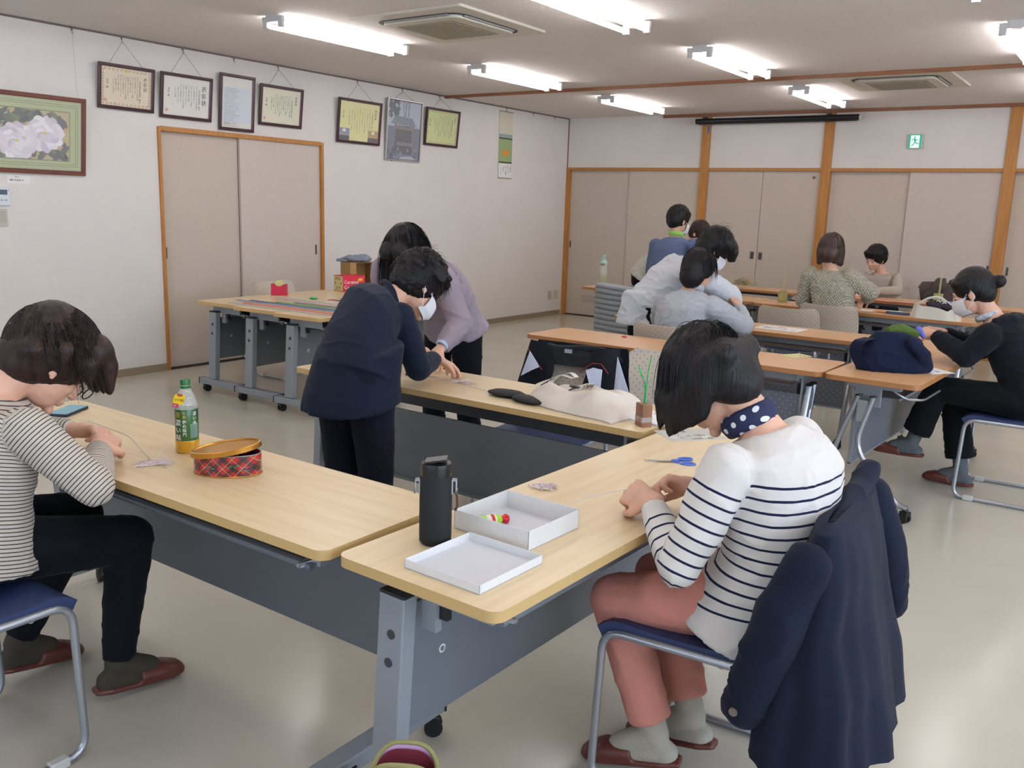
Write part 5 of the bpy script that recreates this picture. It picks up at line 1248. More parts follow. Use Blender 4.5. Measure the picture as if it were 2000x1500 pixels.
sheet('yellow_card', (4.83, 4.86), -.1, .11, .05, M('card_yellow', (216, 214, 140), .5), 'pale yellow card partly hidden behind the head in the foreground', 'card', (3, [GNp]), .002)
sheet('printed_sheet', (5.83, 4.96), .9, .15, .21, PAPER, 'white and violet printed sheet under the elbow of the masked person in black', lines=(9, [M('print_violet', (140, 140, 190), .6)]))
sheet('white_sheet', (4.80, 7.82), .1, .10, .14, PAPER, 'white sheet just right of the chair holding the person in the knitted sweater')
pc = empty('pink_case', (4.955, 4.735, TZ), .35, label='small bright pink spectacle case on the front beech table', cat='case')
PK = M('pink_vinyl', (222, 72, 120), .4)
MB().prism(rrect(-.042, .042, -.025, .025, .008, 3), 0, .028).build('case_body', PK, pc, bevel=.006); MB().prism(rrect(-.044, .044, -.027, .012, .006, 3), .028, .031).build('flap', PK, pc, bevel=.002)
MB().prism(rrect(-.03, .03, -.012, .012, .01, 3), 0, .012).build('lilac_eraser', M('lilac_plastic', (206, 170, 214), .4), None, label='small lilac object left of the pink case', cat='stationery', loc=(4.885, 4.70, TZ), bevel=.003)
MB().tube(bend([(0, 0, .003), (.02, .012, .006), (.035, .0, .003), (.02, -.01, .003), (.004, .004, .006)], .01, 4), .003, 6).build('red_ribbon', M('ribbon_red', (206, 48, 40), .5), None, label='tiny knotted red ribbon lying beside the child in grey', cat='ribbon', loc=(4.12, 4.80, TZ))
# far tea bottle, bamboo pots, white tote, odds and ends
fb = empty('clear_bottle', (2.17, 7.98, TZ), label='tall clear plastic bottle of pale green tea at the left end of the far table', cat='bottle')
MB().lathe([(0, 0), (.036, 0), (.038, .01), (.038, .20), (.034, .235), (.018, .275), (.014, .285)], 24).build('bottle_body', M('far_pet', (226, 236, 226), .08, alpha=.35), fb)
MB().lathe([(0, .002), (.035, .003), (.0365, .01), (.0365, .10), (0, .101)], 24).build('tea', M('pale_tea', (176, 176, 96), .2, alpha=.9), fb)
MB().lathe([(0, .310), (.016, .309), (.0165, .285), (.015, .283)][::-1], 18).build('cap', M('cap_mint', (150, 206, 190), .4), fb)
w = MB(); write(w, 'お茶', (-.015, -.040, .205), (1, 0, 0), (0, 0, 1), .026, M('print_brown', (120, 84, 60), .6), bold=.08); w.build('lettering', None, fb)
MB().lathe([(.0384, .225), (.0386, .226), (.030, .255), (.0296, .255)], 24).build('label', M('mint_label', (170, 214, 200), .4), fb)
BAM = M('bamboo_green', (178, 172, 116), .5, rgb2=(160, 156, 100), vscale=20, vstretch=(1, 1, .2))
def pot(x, y, lab, h=.095, st=.21):
    r = empty('bamboo_pot', (x, y, TZ), label=lab, cat='pot')
    MB().lathe([(0, 0), (.040, 0), (.041, .003), (.041, h*.25), (.0418, h*.27), (.041, h*.3), (.041, h), (.035, h), (.035, .01), (0, .01)], 24).build('pot_body', BAM, r)
    MB().tube([(.0, .0, .01), (.005, 0, h+st)], .0035, 6).tube([(.01, .01, .01), (.012, .005, h+st*.9)], .002, 6).build('stick', M('pale_bamboo', (206, 198, 160), .6), r)
pot(4.055, 7.90, 'cut bamboo pot with upright stick on the table left of the cream knitted sweater')
pot(5.14, 8.97, 'cut bamboo pot with upright stick behind the white tote bag', .10, .20)
wt = empty('white_tote', (5.37, 7.63, TZ), -.10, label='open white cloth tote bag with dark things inside, in front of the masked face', cat='bag')
WT = M('white_canvas', (208, 204, 190), .9, bump=.3, bscale=400)
def wtp(u, v):
    an = 2*PI*u; ca, sa = math.cos(an), math.sin(an); z = .10*v; k = 1-.15*v
    x = .185*abs(ca)**.6*(1 if ca > 0 else -1)*k+.008*math.sin(9*an)*v; y = .085*abs(sa)**.7*(1 if sa > 0 else -1)*(1-.2*v)+.006*math.sin(7*an+1); return (x, y, z+(.02*math.sin(an*2+.6)+.008*math.sin(an*7))*v)
MB().grid(wtp, 56, 12, .003).build('bag_body', WT, wt)
MB().tube(bend([(-.16, -.02, .09), (-.06, -.01, .165), (.02, .01, .175), (.09, .02, .11)], .08, 6), .009, 8, sx=.4).build('handle', WT, wt)
T = MB(); T.ell((.0, 0, .105), .08, .05, .04, None, 14); T.ell((.07, .0, .10), .07, .05, .03, None, 14); fuse('contents', T, .007, 2, M('dark_contents', (44, 32, 44), .7), wt, folds=.012, fscale=22)
MB().ell((.09, .02, .115), .07, .04, .03, M('lilac_cloth', (132, 124, 166), .8), 14).build('lilac_cloth', None, wt)
for i in range(3): MB().tube([(-.02+.03*i, -.03, .12), (.01+.03*i, -.02, .15), (.05+.03*i, -.02, .12)], .004, 6).build('white_cord', PAPER, wt)
MB().tube([(0, 0, .006), (.05, .01, .006)], .005, 8).box(.05, .09, -.004, .022, .002, .010).build('orange_pen', M('orange_plastic', (226, 120, 40), .4), None, label='orange handled tool lying on the far beech table', cat='tool', loc=(4.90, 7.74, TZ), rot=(0, 0, -.3))
po = MB(); po.prism([(-.08, -.02), (.09, -.03), (.10, .02), (-.01, .03)], 0, .02, M('slate_pouch', (70, 84, 116), .7)).prism([(-.08, -.018), (.05, -.01), (.04, .03), (-.05, .02)], .02, .026, M('mint_pouch', (188, 206, 198), .6)); po.build('slate_pouch', None, label='slate blue and mint pouch lying left of the white tote bag', cat='pouch', loc=(5.06, 7.72, TZ), rot=(0, 0, -.1), bevel=.004)
rf = MB(); rnd = random.Random(6); RFm = M('raffia', (176, 166, 128), .8)
for i in range(90):
    a = rnd.uniform(-.6, PI+.6); R_ = rnd.uniform(.02, .10); cx = rnd.uniform(-.06, .08); rf.tube([(cx+R_*math.cos(a+t)*.8, rnd.uniform(-.05, .05), .02+R_*abs(math.sin(a+t))*1.1) for t in (0, .4, .8, 1.2)], .0022, 4)
rf.build('raffia_bundle', RFm, None, label='loose bundle of straw coloured raffia on the table nearest the back wall', cat='raffia', kind='stuff', loc=(3.21, 9.12, TZ))
for i in range(2):
    T = MB(); a = [(-.10, 0, .001), (-.03, .0, .07), (.02, 0, .001)]
pt = MB(); pt.tube(bend([(-.09, 0, .055), (-.05, 0, .10), (.02, .0, .06), (.06, 0, .0)], .03, 4), .012, 8, sx=.3).build('paper_twist', M('cream_paper', (212, 204, 170), .7), None, label='cream folded paper strip beside the raffia bundle', cat='paper', loc=(3.52, 7.98, TZ))
for x, y, lab in ((3.72, 9.03, 'pink cords hanging over the front edge of the back table'), (4.42, 8.90, 'red and pink cords lying along the back table in front of the smiling person')):
    b = MB()
    for i in range(4): b.tube(bend([(x-.08, y+.06+.01*i, TZ+.003), (x, y-.07+.006*i, TZ+.004), (x+.01+.012*i, y-.20, TZ-.09)] if x < 4 else [(x, y-.01*i, TZ+.003), (x+.3, y-.03-.01*i, TZ+.003), (x+.7, y-.01*i, TZ+.003)], .02, 3), .0022, 5)
    b.build('pink_cords', M('cord_pink', (224, 130, 136), .5), None, label=lab, cat='cord', kind='stuff')
# pink and green bag on the floor
fbg = empty('floor_bag', (5.625, 1.185, 0), .55, label='pink lined bag with a khaki strap standing on the floor under the near table corner', cat='bag')
def fb_(u, v):
    an = 2*PI*u; ca, sa = math.cos(an), math.sin(an); z = .36*v; y0 = .055*(1-.3*v)
    return (.20*abs(ca)**.6*(1 if ca > 0 else -1)*(1-.68*v), y0*abs(sa)**.8*(1 if sa > 0 else -1), z+.035*v*math.sin(PI*u*2)**2)
MB().grid(fb_, 40, 14, .004).build('bag_body', M('bag_pink', (206, 164, 200), .8, sheen=.3), fbg)
MB().grid(lambda u, v: tuple(Vector(fb_(u, .62+.36*v))*1.0+Vector((-fb_(u, .62+.36*v)[0]*.06, -fb_(u, .62+.36*v)[1]*.2, 0))), 40, 5, .002).build('lining', M('bag_maroon', (122, 36, 52), .8), fbg)
MB().tube([Vector(fb_(i/40, 1))+Vector((0, 0, .002)) for i in range(40)], .005, 8, closed=True).build('rim_binding', M('khaki_binding', (142, 138, 88), .8), fbg)
b = MB(); P_ = bend([(.06, -.05, .345), (-.05, -.085, .375), (-.16, -.12, .33), (-.20, -.14, .24)], .08, 6)
for i in range(len(P_)-1):
    a, c = P_[i], P_[i+1]; q = Vector((.0, .004, .018)); n2 = Vector((0, -.003, .001)); b.add([a-q, a+q, c+q, c-q, a-q+n2, a+q+n2, c+q+n2, c-q+n2], [(0, 1, 2, 3), (7, 6, 5, 4), (0, 4, 5, 1), (2, 6, 7, 3), (1, 5, 6, 2), (0, 3, 7, 4)], True)
b.build('strap', M('khaki_webbing', (150, 148, 92), .8, bump=.4, bscale=500), fbg)
T = MB(); T.ell((-.02, -.0, .28), .06, .03, .03, None, 10); fuse('contents', T, .008, 2, M('bag_contents', (70, 66, 76), .7, rgb2=(190, 190, 200), vscale=30), fbg, folds=.01, fscale=20)
DZ_ = Vector((0, 0, -1))
def curtain(T, P, items, gx=(0, 0, -1)):
    g = V3(gx).normalized()
    for (x, y, z, ln, r0, r1) in items:
        a = P(x, y, z); capsule(T, a, a+g*ln, r0, r1, n=10)
def flow(P, s, n, length, seed, comb=(0, 0, 0), grav=.25, rad=(.094, .112, .106), yz=(.55, .25), zmin=-.3, r=.0011, steps=9, spread=.5, part=False):
    def fn(T, HP, s_):
        rnd = random.Random(seed); C = HP(0, 0, 0); X = (HP(1, 0, 0)-C).normalized(); Y = (HP(0, 1, 0)-C).normalized(); Z = (HP(0, 0, 1)-C).normalized()
        c0 = HP(0, -.022, .034); cb = X*comb[0]+Y*comb[1]+Z*comb[2]; made = 0
        while made < n:
            th = rnd.uniform(0, 2*PI); w = rnd.uniform(zmin, 1); q = math.sqrt(1-w*w); ux, uy, uz = q*math.cos(th), q*math.sin(th), w
            if uy > yz[0] and uz < yz[1]: continue
            p = c0+(X*ux*rad[0]+Y*uy*rad[1]+Z*uz*rad[2])*s_*.97; nn_ = X*ux+Y*uy+Z*uz; gt = Vector((0, 0, -1))-nn_*(-nn_.z); v = nn_*spread*.22+gt*.8+cb+Vector((rnd.uniform(-.25, .25), rnd.uniform(-.25, .25), rnd.uniform(-.25, .25)))
            if part: v += X*(.9 if ux > 0 else -.9)
            v.normalize(); pts = [p]; st = length*rnd.uniform(.6, 1.1)/steps
            for _k in range(steps):
                v = (v+Vector((0, 0, -grav))).normalized(); p = p+v*st; d = p-c0
                l = Vector((d.dot(X)/(rad[0]*s_), d.dot(Y)/(rad[1]*s_), d.dot(Z)/(rad[2]*s_)))
                if l.length < 1.0:
                    l = l/l.length*1.0; p = c0+X*l.x*rad[0]*s_+Y*l.y*rad[1]*s_+Z*l.z*rad[2]*s_
                pts.append(p)
            T.tube(pts, [r*(1-.7*i/steps) for i in range(steps+1)], 3, None, caps=False); made += 1
    return fn
# ---- P2: right foreground
NAVY = M('navy_cotton', (24, 30, 48), .85, sheen=.25, bump=.25, bscale=300, var=.15, vscale=5)
BLK = M('black_cloth', (20, 22, 28), .85, sheen=.2, bump=.2, bscale=260, var=.15, vscale=5)
PINKT = M('dusty_pink_twill', (206, 138, 124), .85, sheen=.2, bump=.2, bscale=350, var=.06, vscale=6)
BRETON = stripes('navy_striped_jersey', (216, 210, 204), (30, 34, 62), .0295, .0058, .075, .43)
_b = BRETON.node_tree
# sleeves use coordinates below zero: -L-1..-1 along the upper arm, -1..-.8 along the forearm
def sleeve_band(m, pitch, width, rgbs, lo, hi):
    nt = m.node_tree; N = nt.nodes; L = nt.links; b = N['Principled BSDF']
    at_ = [n for n in N if n.type == 'ATTRIBUTE'][0]; prev = b.inputs['Base Color'].links[0].from_socket
    def mth(op, a, v):
        n = N.new('ShaderNodeMath'); n.operation = op; L.new(a, n.inputs[0])
        if isinstance(v, (int, float)): n.inputs[1].default_value = v
        else: L.new(v, n.inputs[1])
        return n.outputs[0]
    s = mth('ADD', at_.outputs['Fac'], 2.0)
    f = mth('LESS_THAN', mth('FRACT', mth('DIVIDE', s, pitch), 0), width/pitch)
    f = mth('MULTIPLY', f, mth('MULTIPLY', mth('GREATER_THAN', at_.outputs['Fac'], lo), mth('LESS_THAN', at_.outputs['Fac'], hi)))
    mx = N.new('ShaderNodeMixRGB'); L.new(f, mx.inputs[0]); L.new(prev, mx.inputs[1]); mx.inputs[2].default_value = (*lin(rgbs), 1); L.new(mx.outputs[0], b.inputs['Base Color'])
sleeve_band(BRETON, .0295, .0058, (30, 34, 62), -1.215, -.865)
BR = M('brown_leather', (98, 48, 38), .4, var=.1); SOCKB = M('beige_knit_sock', (178, 170, 154), .9, bump=.5, bscale=260, sheen=.3); DKSOCK = M('dark_olive_sock', (62, 56, 44), .9, bump=.3, bscale=200)
def hair2(T, P, M3, s):
    hair_cap(T, P, M3, s, .020, low=-.03)
    T.ell(P(0, -.055, .02), .084, .062, .085, None, 16, R=M3)
    for q in (-1, 1):
        for i in range(6):
            y = .070-.030*i; curtain(T, P, [(q*.080, y, .010, .075+.012*i, .025, .014)])
        curtain(T, P, [(q*.060, .085, .045, .08, .024, .012), (q*.030, .098, .060, .065, .022, .010)])
    for x in (-.06, -.03, 0, .03, .06): curtain(T, P, [(x, -.105, -.005, .03, .036, .022)])
J2 = dict(pel=(6.01, 2.05, .56), mid=(6.085, 2.04, .76), neck=(5.99, 2.03, .965), head=(5.85, 2.015, 1.06), F=(-.60, .06, -.80), U=(-.80, .04, .60),
          shL=(5.975, 1.865, .895), shR=(6.03, 2.19, .91), elL=(5.905, 1.80, .665), elR=(5.95, 2.26, .70), wrL=(5.775, 1.905, .765), wrR=(5.815, 2.075, .77),
          hiL=(6.01, 1.965, .545), hiR=(6.01, 2.135, .545), knL=(5.685, 1.925, .475), knR=(5.70, 2.14, .475), anL=(5.80, 1.965, .115), anR=(5.845, 2.095, .125),
          toeL=(-1, -.25, 0), toeR=(-1, .05, 0), hdL=(-.75, .30, .05), hdR=(-.85, -.45, .10), hpL=(.2, .75, -.65), hpR=(-.1, -.7, -.6))
r2, K2, P2_, _ = person('seated person in a navy striped white top and pink trousers, right foreground', J2, dict(name='striped_top', mat=BRETON, smooth=5), dict(mat=PINKT, end=.86, k=.98, hem=.058), dict(fn=hair2, mat=HAIRB, smooth=18, vox=.008, strand=flow(None, 1, 900, .11, 3, grav=.5, spread=.35, r=.0012)),
    shoe=dict(mat=BR), sock=dict(mat=SOCKB, h=.30), vox=.0045, cvox=.0065, hands={'L': dict(curl=(.75, .9, .6), thumb=(.5, .5)), 'R': dict(curl=(.7, .9, .6), thumb=(.5, .5))}, hemlen=.10, folds=.007, tops=1.09)
# scarf with white dots
SC_ = dots('dotted_scarf', (26, 34, 70), (222, 222, 226), .030, .0068, (0, 2), .8)
def ring(c, ax, r0, r1, n=22):
    ax = V3(ax).normalized(); x = ax.cross(Vector((0, 1, 0))).normalized(); y = ax.cross(x)
    return [V3(c)+x*r0*math.cos(2*PI*i/n)+y*r1*math.sin(2*PI*i/n) for i in range(n)]
def scarf(root, c, ax, r0, r1, w, mat, name='scarf', h=1.0):
    T = MB(); c = V3(c)-root.location
    for k in (-1, 0, 1): T.tube(ring(c+V3(ax).normalized()*k*w*.55*h, ax, r0-abs(k)*.004, r1-abs(k)*.004), w*.55, 10, closed=True)
    return fuse(name, T, .006, 2, mat, root, folds=.004, fscale=22)
s_ = scarf(r2, (5.958, 2.027, .982), (-.55, 0, .80), .057, .060, .025, SC_)
# ---- P1: left foreground
THIN = stripes('thin_striped_jersey', (196, 186, 172), (70, 62, 66), .0098, .0026, -9, 9)
BLKT = M('black_stretch_trousers', (17, 19, 26), .8, sheen=.15, bump=.1, bscale=300)
def hair1(T, P, M3, s):
    hair_cap(T, P, M3, s, .028, low=-.01, front=.06)
    T.ell(P(0, -.07, .05), .10, .075, .10, None, 16, R=M3); T.ell(P(.02, .05, .095), .085, .06, .05, None, 14, R=M3); T.ell(P(-.03, -.03, .12), .07, .08, .04, None, 14, R=M3)
    for x in (-.06, -.02, .02, .06): curtain(T, P, [(x, .098, .080, .075, .030, .012)])
    for q in (-1, 1): curtain(T, P, [(q*.085, .045, .045, .05, .03, .012), (q*.092, -.03, .03, .05, .034, .016), (q*.07, -.08, -.02, .03, .04, .02)])
J1 = dict(pel=(4.25, 1.0, .565), mid=(4.25, 1.03, .77), neck=(4.25, 1.10, .95), head=(4.275, 1.235, 1.0), F=(.12, .66, -.74), U=(.05, .74, .66),
          shR=(4.42, 1.085, .865), shL=(4.08, 1.13, .905), elR=(4.545, 1.185, .715), elL=(3.95, 1.27, .75), wrR=(4.375, 1.30, .765), wrL=(4.15, 1.36, .765),
          hiR=(4.32, .95, .55), hiL=(4.14, .95, .55), knR=(4.375, 1.375, .475), knL=(4.09, 1.385, .48), anR=(4.375, 1.32, .105), anL=(4.05, 1.19, .115),
          toeR=(.12, 1, 0), toeL=(0, 1, 0), hdR=(-.55, .62, .10), hdL=(.6, .3, .05), hpR=(-.5, .1, -.7), hpL=(.4, -.2, -.7))
r1, K1, P1_, M31 = person('seated person in a thin striped beige top with glasses, at the left edge', J1, dict(name='striped_top', mat=THIN, smooth=5), dict(mat=BLKT, end=.95, k=1.0, hem=.045), dict(fn=hair1, mat=HAIRW, smooth=14, vox=.008, strand=flow(None, 1, 900, .08, 5, grav=.22, spread=.6, rad=(.112, .128, .122), comb=(0, .3, 0))),
    shoe=dict(mat=BR), sock=dict(mat=DKSOCK, h=.10), vox=.0045, cvox=.0065, s=1.02, hands={'R': dict(curl=(.9, 1.0, .7)), 'L': dict(curl=(.8, .9, .6))}, hemlen=.07, folds=.006, tops=1.12)
# glasses
G = MB(); gm = M('glasses_frame', (28, 26, 30), .3)
for q in (-1, 1):
    G.tube([P1_(q*(.033+.024*math.cos(a)), .118, -.004+.018*math.sin(a)) for a in [2*PI*i/16 for i in range(16)]], .0019, 6, closed=True)
    G.tube([P1_(q*.057, .116, .004), P1_(q*.085, .07, .004), P1_(q*.088, -.005, .008), P1_(q*.086, -.028, -.01)], .0019, 6)
G.tube([P1_(-.009, .12, -.002), P1_(.009, .12, -.002)], .0018, 6); G.build('glasses', gm, r1)
# ---- P3: navy suit standing
SUIT = M('navy_suit', (24, 31, 48), .75, sheen=.3, bump=.1, bscale=400, var=.08, vscale=4); SUITT = M('dark_suit_trousers', (20, 24, 36), .75, sheen=.2, bump=.1, bscale=400)
def hair3(T, P, M3, s):
    hair_cap(T, P, M3, s, .026, low=.0)
    rnd = random.Random(4)
    for i in range(60):
        th = rnd.uniform(0, 2*PI); w = rnd.uniform(-.15, 1); q = math.sqrt(1-w*w); ux, uy, uz = q*math.cos(th), q*math.sin(th), w
        if uy > .45 and uz < .35: continue
        T.ell(P(ux*.098, uy*.112-.02, uz*.108+.035), .022, .022, .02, None, 8)
J3 = dict(pel=(4.27, 2.40, .815), mid=(4.21, 2.47, .97), neck=(4.13, 2.71, 1.07), head=(4.19, 2.85, 1.115), F=(.32, .62, -.70), U=(.1, .76, .62),
          shR=(4.26, 2.655, 1.01), shL=(3.96, 2.73, 1.03), elR=(4.285, 2.74, .795), elL=(3.91, 2.95, .84), wrR=(4.20, 2.95, .80), wrL=(4.01, 3.06, .80),
          hiR=(4.345, 2.40, .77), hiL=(4.18, 2.40, .77), knR=(4.345, 2.43, .43), knL=(4.18, 2.41, .43), anR=(4.34, 2.40, .08), anL=(4.17, 2.38, .08),
          toeR=(.1, 1, 0), toeL=(-.05, 1, 0), hdR=(.20, .85, -.45), hdL=(.75, .35, -.2), hpR=(0, -.45, -.9), hpL=(.1, -.3, -.9))
def suit(T, J, HP):
    f = Vector((.1, -1, 0)); c = J['pel']
    loft(T, [(c+Vector((0, .02, .10)), Vector((.168, .02, 0)), Vector((0, .128, .03))), (c+Vector((-.0, -.015, -.02)), Vector((.180, .02, 0)), Vector((0, .135, .02))), (c+Vector((-.0, -.03, -.115)), Vector((.190, .02, 0)), Vector((0, .155, .03)))], 28)
    n = J['neck']; up = (HP(0, -.03, -.05)-n).normalized()
    T.tube(ring(n+up*.018, up, .066, .066, 16), .017, 8, closed=True)
r3, K3, P3_, _ = person('standing person in a navy suit bending over the table in the middle', J3, dict(name='jacket', mat=SUIT, smooth=4), dict(mat=SUITT, end=.97, k=1.0, hem=.085), dict(fn=hair3, mat=HAIRB, folds=.008, fs=40, stretch=(1, 1, 1), strand=flow(None, 1, 600, .06, 8, grav=.1, spread=1.0, rad=(.105, .12, .118))),
    shoe=dict(mat=BLACK), vox=.005, cvox=.007, s=1.02, hands={'R': dict(curl=(.25, .35, .25), spread=.10, thumb=(.5, .2)), 'L': dict(curl=(.5, .6, .4))}, mask=True, extra_top=suit, folds=.006, tops=1.06, fscale=6)
scarf(r3, (4.142, 2.742, 1.078), (.25, .85, .35), .050, .050, .012, M('pink_collar', (222, 150, 178), .8), 'collar')
# ---- P4: mauve sweatshirt behind
MAUVE = M('mauve_fleece', (150, 136, 146), .9, sheen=.4, bump=.2, bscale=300, var=.05, vscale=6)
def hair4(T, P, M3, s):
    hair_cap(T, P, M3, s, .018, low=-.03)
    for q in (-1, 1):
        for i in range(7): curtain(T, P, [(q*(.084-.004*i), .085-.026*i, .02, .17 if i < 3 else .21, .026, .016)], (q*.05, -.1, -1))
        T.ell(P(q*.038, .055, .085), .045, .055, .040, None, 12, R=M3)
J4 = dict(pel=(3.66, 3.74, .83), mid=(3.66, 3.66, 1.0), neck=(3.67, 3.45, 1.135), head=(3.70, 3.32, 1.225), F=(.08, -.62, -.78), U=(.02, -.78, .60),
          shL=(3.83, 3.43, 1.10), shR=(3.44, 3.43, 1.11), elL=(3.925, 3.47, .88), elR=(3.40, 3.47, .87), wrL=(3.945, 3.29, .775), wrR=(3.56, 3.27, .80),
          hiL=(3.75, 3.74, .79), hiR=(3.57, 3.74, .79), knL=(3.80, 3.70, .44), knR=(3.57, 3.68, .44), anL=(3.80, 3.74, .08), anR=(3.56, 3.74, .08),
          toeL=(.05, -1, 0), toeR=(0, -1, 0), hdL=(-.1, -.85, -.5), hdR=(.5, -.6, -.35), hpL=(0, .4, -.9), hpR=(0, .3, -.9))
r4, K4, P4_, _ = person('standing person with long straight black hair in a mauve sweatshirt, facing the camera', J4, dict(name='sweatshirt', mat=MAUVE), dict(mat=BLKT, end=.96, k=.95, hem=.055), dict(fn=hair4, mat=HAIRB, strand=flow(None, 1, 500, .26, 13, grav=.55, spread=.25, part=True)),
    shoe=dict(mat=BLACK), vox=.006, cvox=.008, hands={'L': dict(curl=(.3, .4, .3))}, folds=.009, tops=1.06, sleeve_r=1.15, hemlen=.05)
scarf(r4, (3.947, 3.30, .79), (0, -.8, -.5), .030, .030, .010, M('scrunchie_blue', (176, 196, 222), .8), 'scrunchie')
# ---- P5: boy in light grey
LG = M('light_grey_fleece', (172, 176, 182), .95, sheen=.5, bump=.5, bscale=130, var=.08, vscale=30)
def hair5(T, P, M3, s):
    hair_cap(T, P, M3, s, .022, low=-.05); T.ell(P(0, -.05, .0), .090, .09, .105, None, 16, R=M3)
    for q in (-1, 1): T.ell(P(q*.075, -.02, -.005), .022, .05, .05, None, 10, R=M3)
J5 = dict(pel=(4.30, 5.24, .55), mid=(4.30, 5.22, .75), neck=(4.345, 5.26, .985), head=(4.38, 5.30, 1.10), F=(.25, .85, -.40), U=(.1, .42, .90),
          shR=(4.50, 5.25, .885), shL=(4.165, 5.27, .875), elR=(4.655, 5.42, .765), elL=(4.06, 5.42, .74), wrR=(4.54, 5.60, .86), wrL=(4.22, 5.62, .79),
          hiR=(4.39, 5.25, .54), hiL=(4.21, 5.25, .54), knR=(4.42, 5.64, .50), knL=(4.18, 5.64, .50), anR=(4.42, 5.62, .10), anL=(4.18, 5.62, .10),
          toeR=(0, 1, 0), toeL=(0, 1, 0), hdR=(-.5, .35, .5), hdL=(.6, .4, .1), hpR=(-.5, .2, -.5), hpL=(.3, 0, -.8))
rc_ = person('seated child seen from behind in a light grey sweatshirt with round black hair', J5, dict(name='sweatshirt', mat=LG), dict(mat=BLKT), dict(fn=hair5, mat=HAIRB, strand=flow(None, 1, 400, .10, 17, grav=.35, spread=.3, rad=(.100, .125, .118), zmin=-.1)), shoe=dict(mat=BLACK), vox=.007, cvox=.008, s=.98, tops=1.12, sleeve_r=1.2, folds=.010)
scarf(rc_[0], (4.355, 5.272, 1.0), (.15, .35, .9), .062, .062, .022, LG, 'collar')
# ---- P6: white hooded shirt
WSH = M('white_cotton_shirt', (204, 208, 214), .9, sheen=.2, bump=.1, bscale=300)
def hair6(T, P, M3, s):
    hair_cap(T, P, M3, s, .030, low=-.01); T.ell(P(0, .02, .07), .105, .11, .065, None, 14, R=M3); T.ell(P(0, -.06, .02), .09, .08, .09, None, 14, R=M3)
    for x in (-.05, 0, .05): curtain(T, P, [(x, .10, .06, .05, .03, .014)])
def hood(T, J, HP):
    n = J['neck']; b = (J['mid']-n).normalized()
    T.tube([n+Vector((-.13, .04, .02)), n+Vector((-.10, -.05, .015)), n+Vector((-.01, -.09, -.01)), n+Vector((.07, -.07, -.0))], [.03, .045, .04, .02], 10)
    T.tube([n+Vector((-.19, -.03, .0)), n+Vector((-.12, -.04, .02)), n+Vector((-.02, -.02, .03))], [.014, .035, .03], 10)
    c = J['pel']; loft(T, [(c+Vector((0, 0, .12)), Vector((.165, .05, 0)), Vector((-.03, .125, 0))), (c+Vector((-.02, -.01, -.10)), Vector((.185, .05, 0)), Vector((-.03, .14, 0)))], 24)
J6 = dict(pel=(3.94, 5.50, .80), mid=(4.01, 5.52, .95), neck=(4.19, 5.56, 1.115), head=(4.345, 5.60, 1.225), F=(.62, .45, -.62), U=(.35, .3, .88),
          shR=(4.29, 5.46, 1.065), shL=(4.04, 5.62, 1.105), elR=(4.445, 5.69, .93), elL=(3.86, 5.52, .90), wrR=(4.475, 5.76, .78), wrL=(3.87, 5.56, .70),
          hiR=(4.03, 5.46, .77), hiL=(3.86, 5.54, .77), knR=(4.05, 5.50, .43), knL=(3.86, 5.56, .43), anR=(4.02, 5.48, .08), anL=(3.84, 5.54, .08),
          toeR=(.7, .7, 0), toeL=(.5, .8, 0), hdR=(.2, .5, -.5), hpR=(.2, -.2, -.8))
person('standing person in a white hooded shirt leaning over the child in grey', J6, dict(name='hooded_shirt', mat=WSH), dict(mat=BLKT), dict(fn=hair6, mat=HAIRB, strand=flow(None, 1, 350, .08, 19, grav=.15, spread=.7, rad=(.108, .122, .118))), shoe=dict(mat=BLACK), vox=.008, cvox=.008, tops=1.12, sleeve_r=1.25, folds=.012, extra_top=hood, mask=True)
# ---- P7: blue sweater
BLS = M('blue_grey_knit', (98, 110, 142), .9, sheen=.4, bump=.6, bscale=160, bstretch=(1, 1, 4), var=.08, vscale=14, vstretch=(1, 1, 4))
def hair7(T, P, M3, s):
    hair_cap(T, P, M3, s, .018, low=.0); T.ell(P(0, -.02, .075), .088, .10, .055, None, 14, R=M3)
J7 = dict(pel=(3.13, 7.38, .84), mid=(3.14, 7.39, 1.03), neck=(3.20, 7.43, 1.245), head=(3.215, 7.45, 1.385), F=(.45, .85, -.25), U=(.1, .2, .95),
          shR=(3.375, 7.42, 1.175), shL=(3.015, 7.42, 1.16), elR=(3.46, 7.50, .96), elL=(2.97, 7.44, .91), wrR=(3.44, 7.64, .80), wrL=(3.06, 7.62, .78),
          hiR=(3.22, 7.38, .80), hiL=(3.04, 7.38, .80), knR=(3.22, 7.42, .44), knL=(3.05, 7.42, .44), anR=(3.22, 7.38, .08), anL=(3.05, 7.38, .08), toeR=(0, 1, 0), toeL=(0, 1, 0), hdR=(-.2, .6, -.5), hdL=(.2, .6, -.4))
r7, K7, P7_, _ = person('standing masked person with short black hair in a blue grey sweater, seen from behind', J7, dict(name='sweater', mat=BLS), dict(mat=BLKT), dict(fn=hair7, mat=HAIRB, strand=flow(None, 1, 250, .05, 23, grav=.2, spread=.5, rad=(.096, .112, .108))), shoe=dict(mat=BLACK), vox=.008, cvox=.008, mask=True, folds=.006, hemlen=.10)
scarf(r7, (3.203, 7.432, 1.268), (.05, .1, 1), .060, .060, .022, M('lime_collar', (142, 186, 92), .8), 'collar')
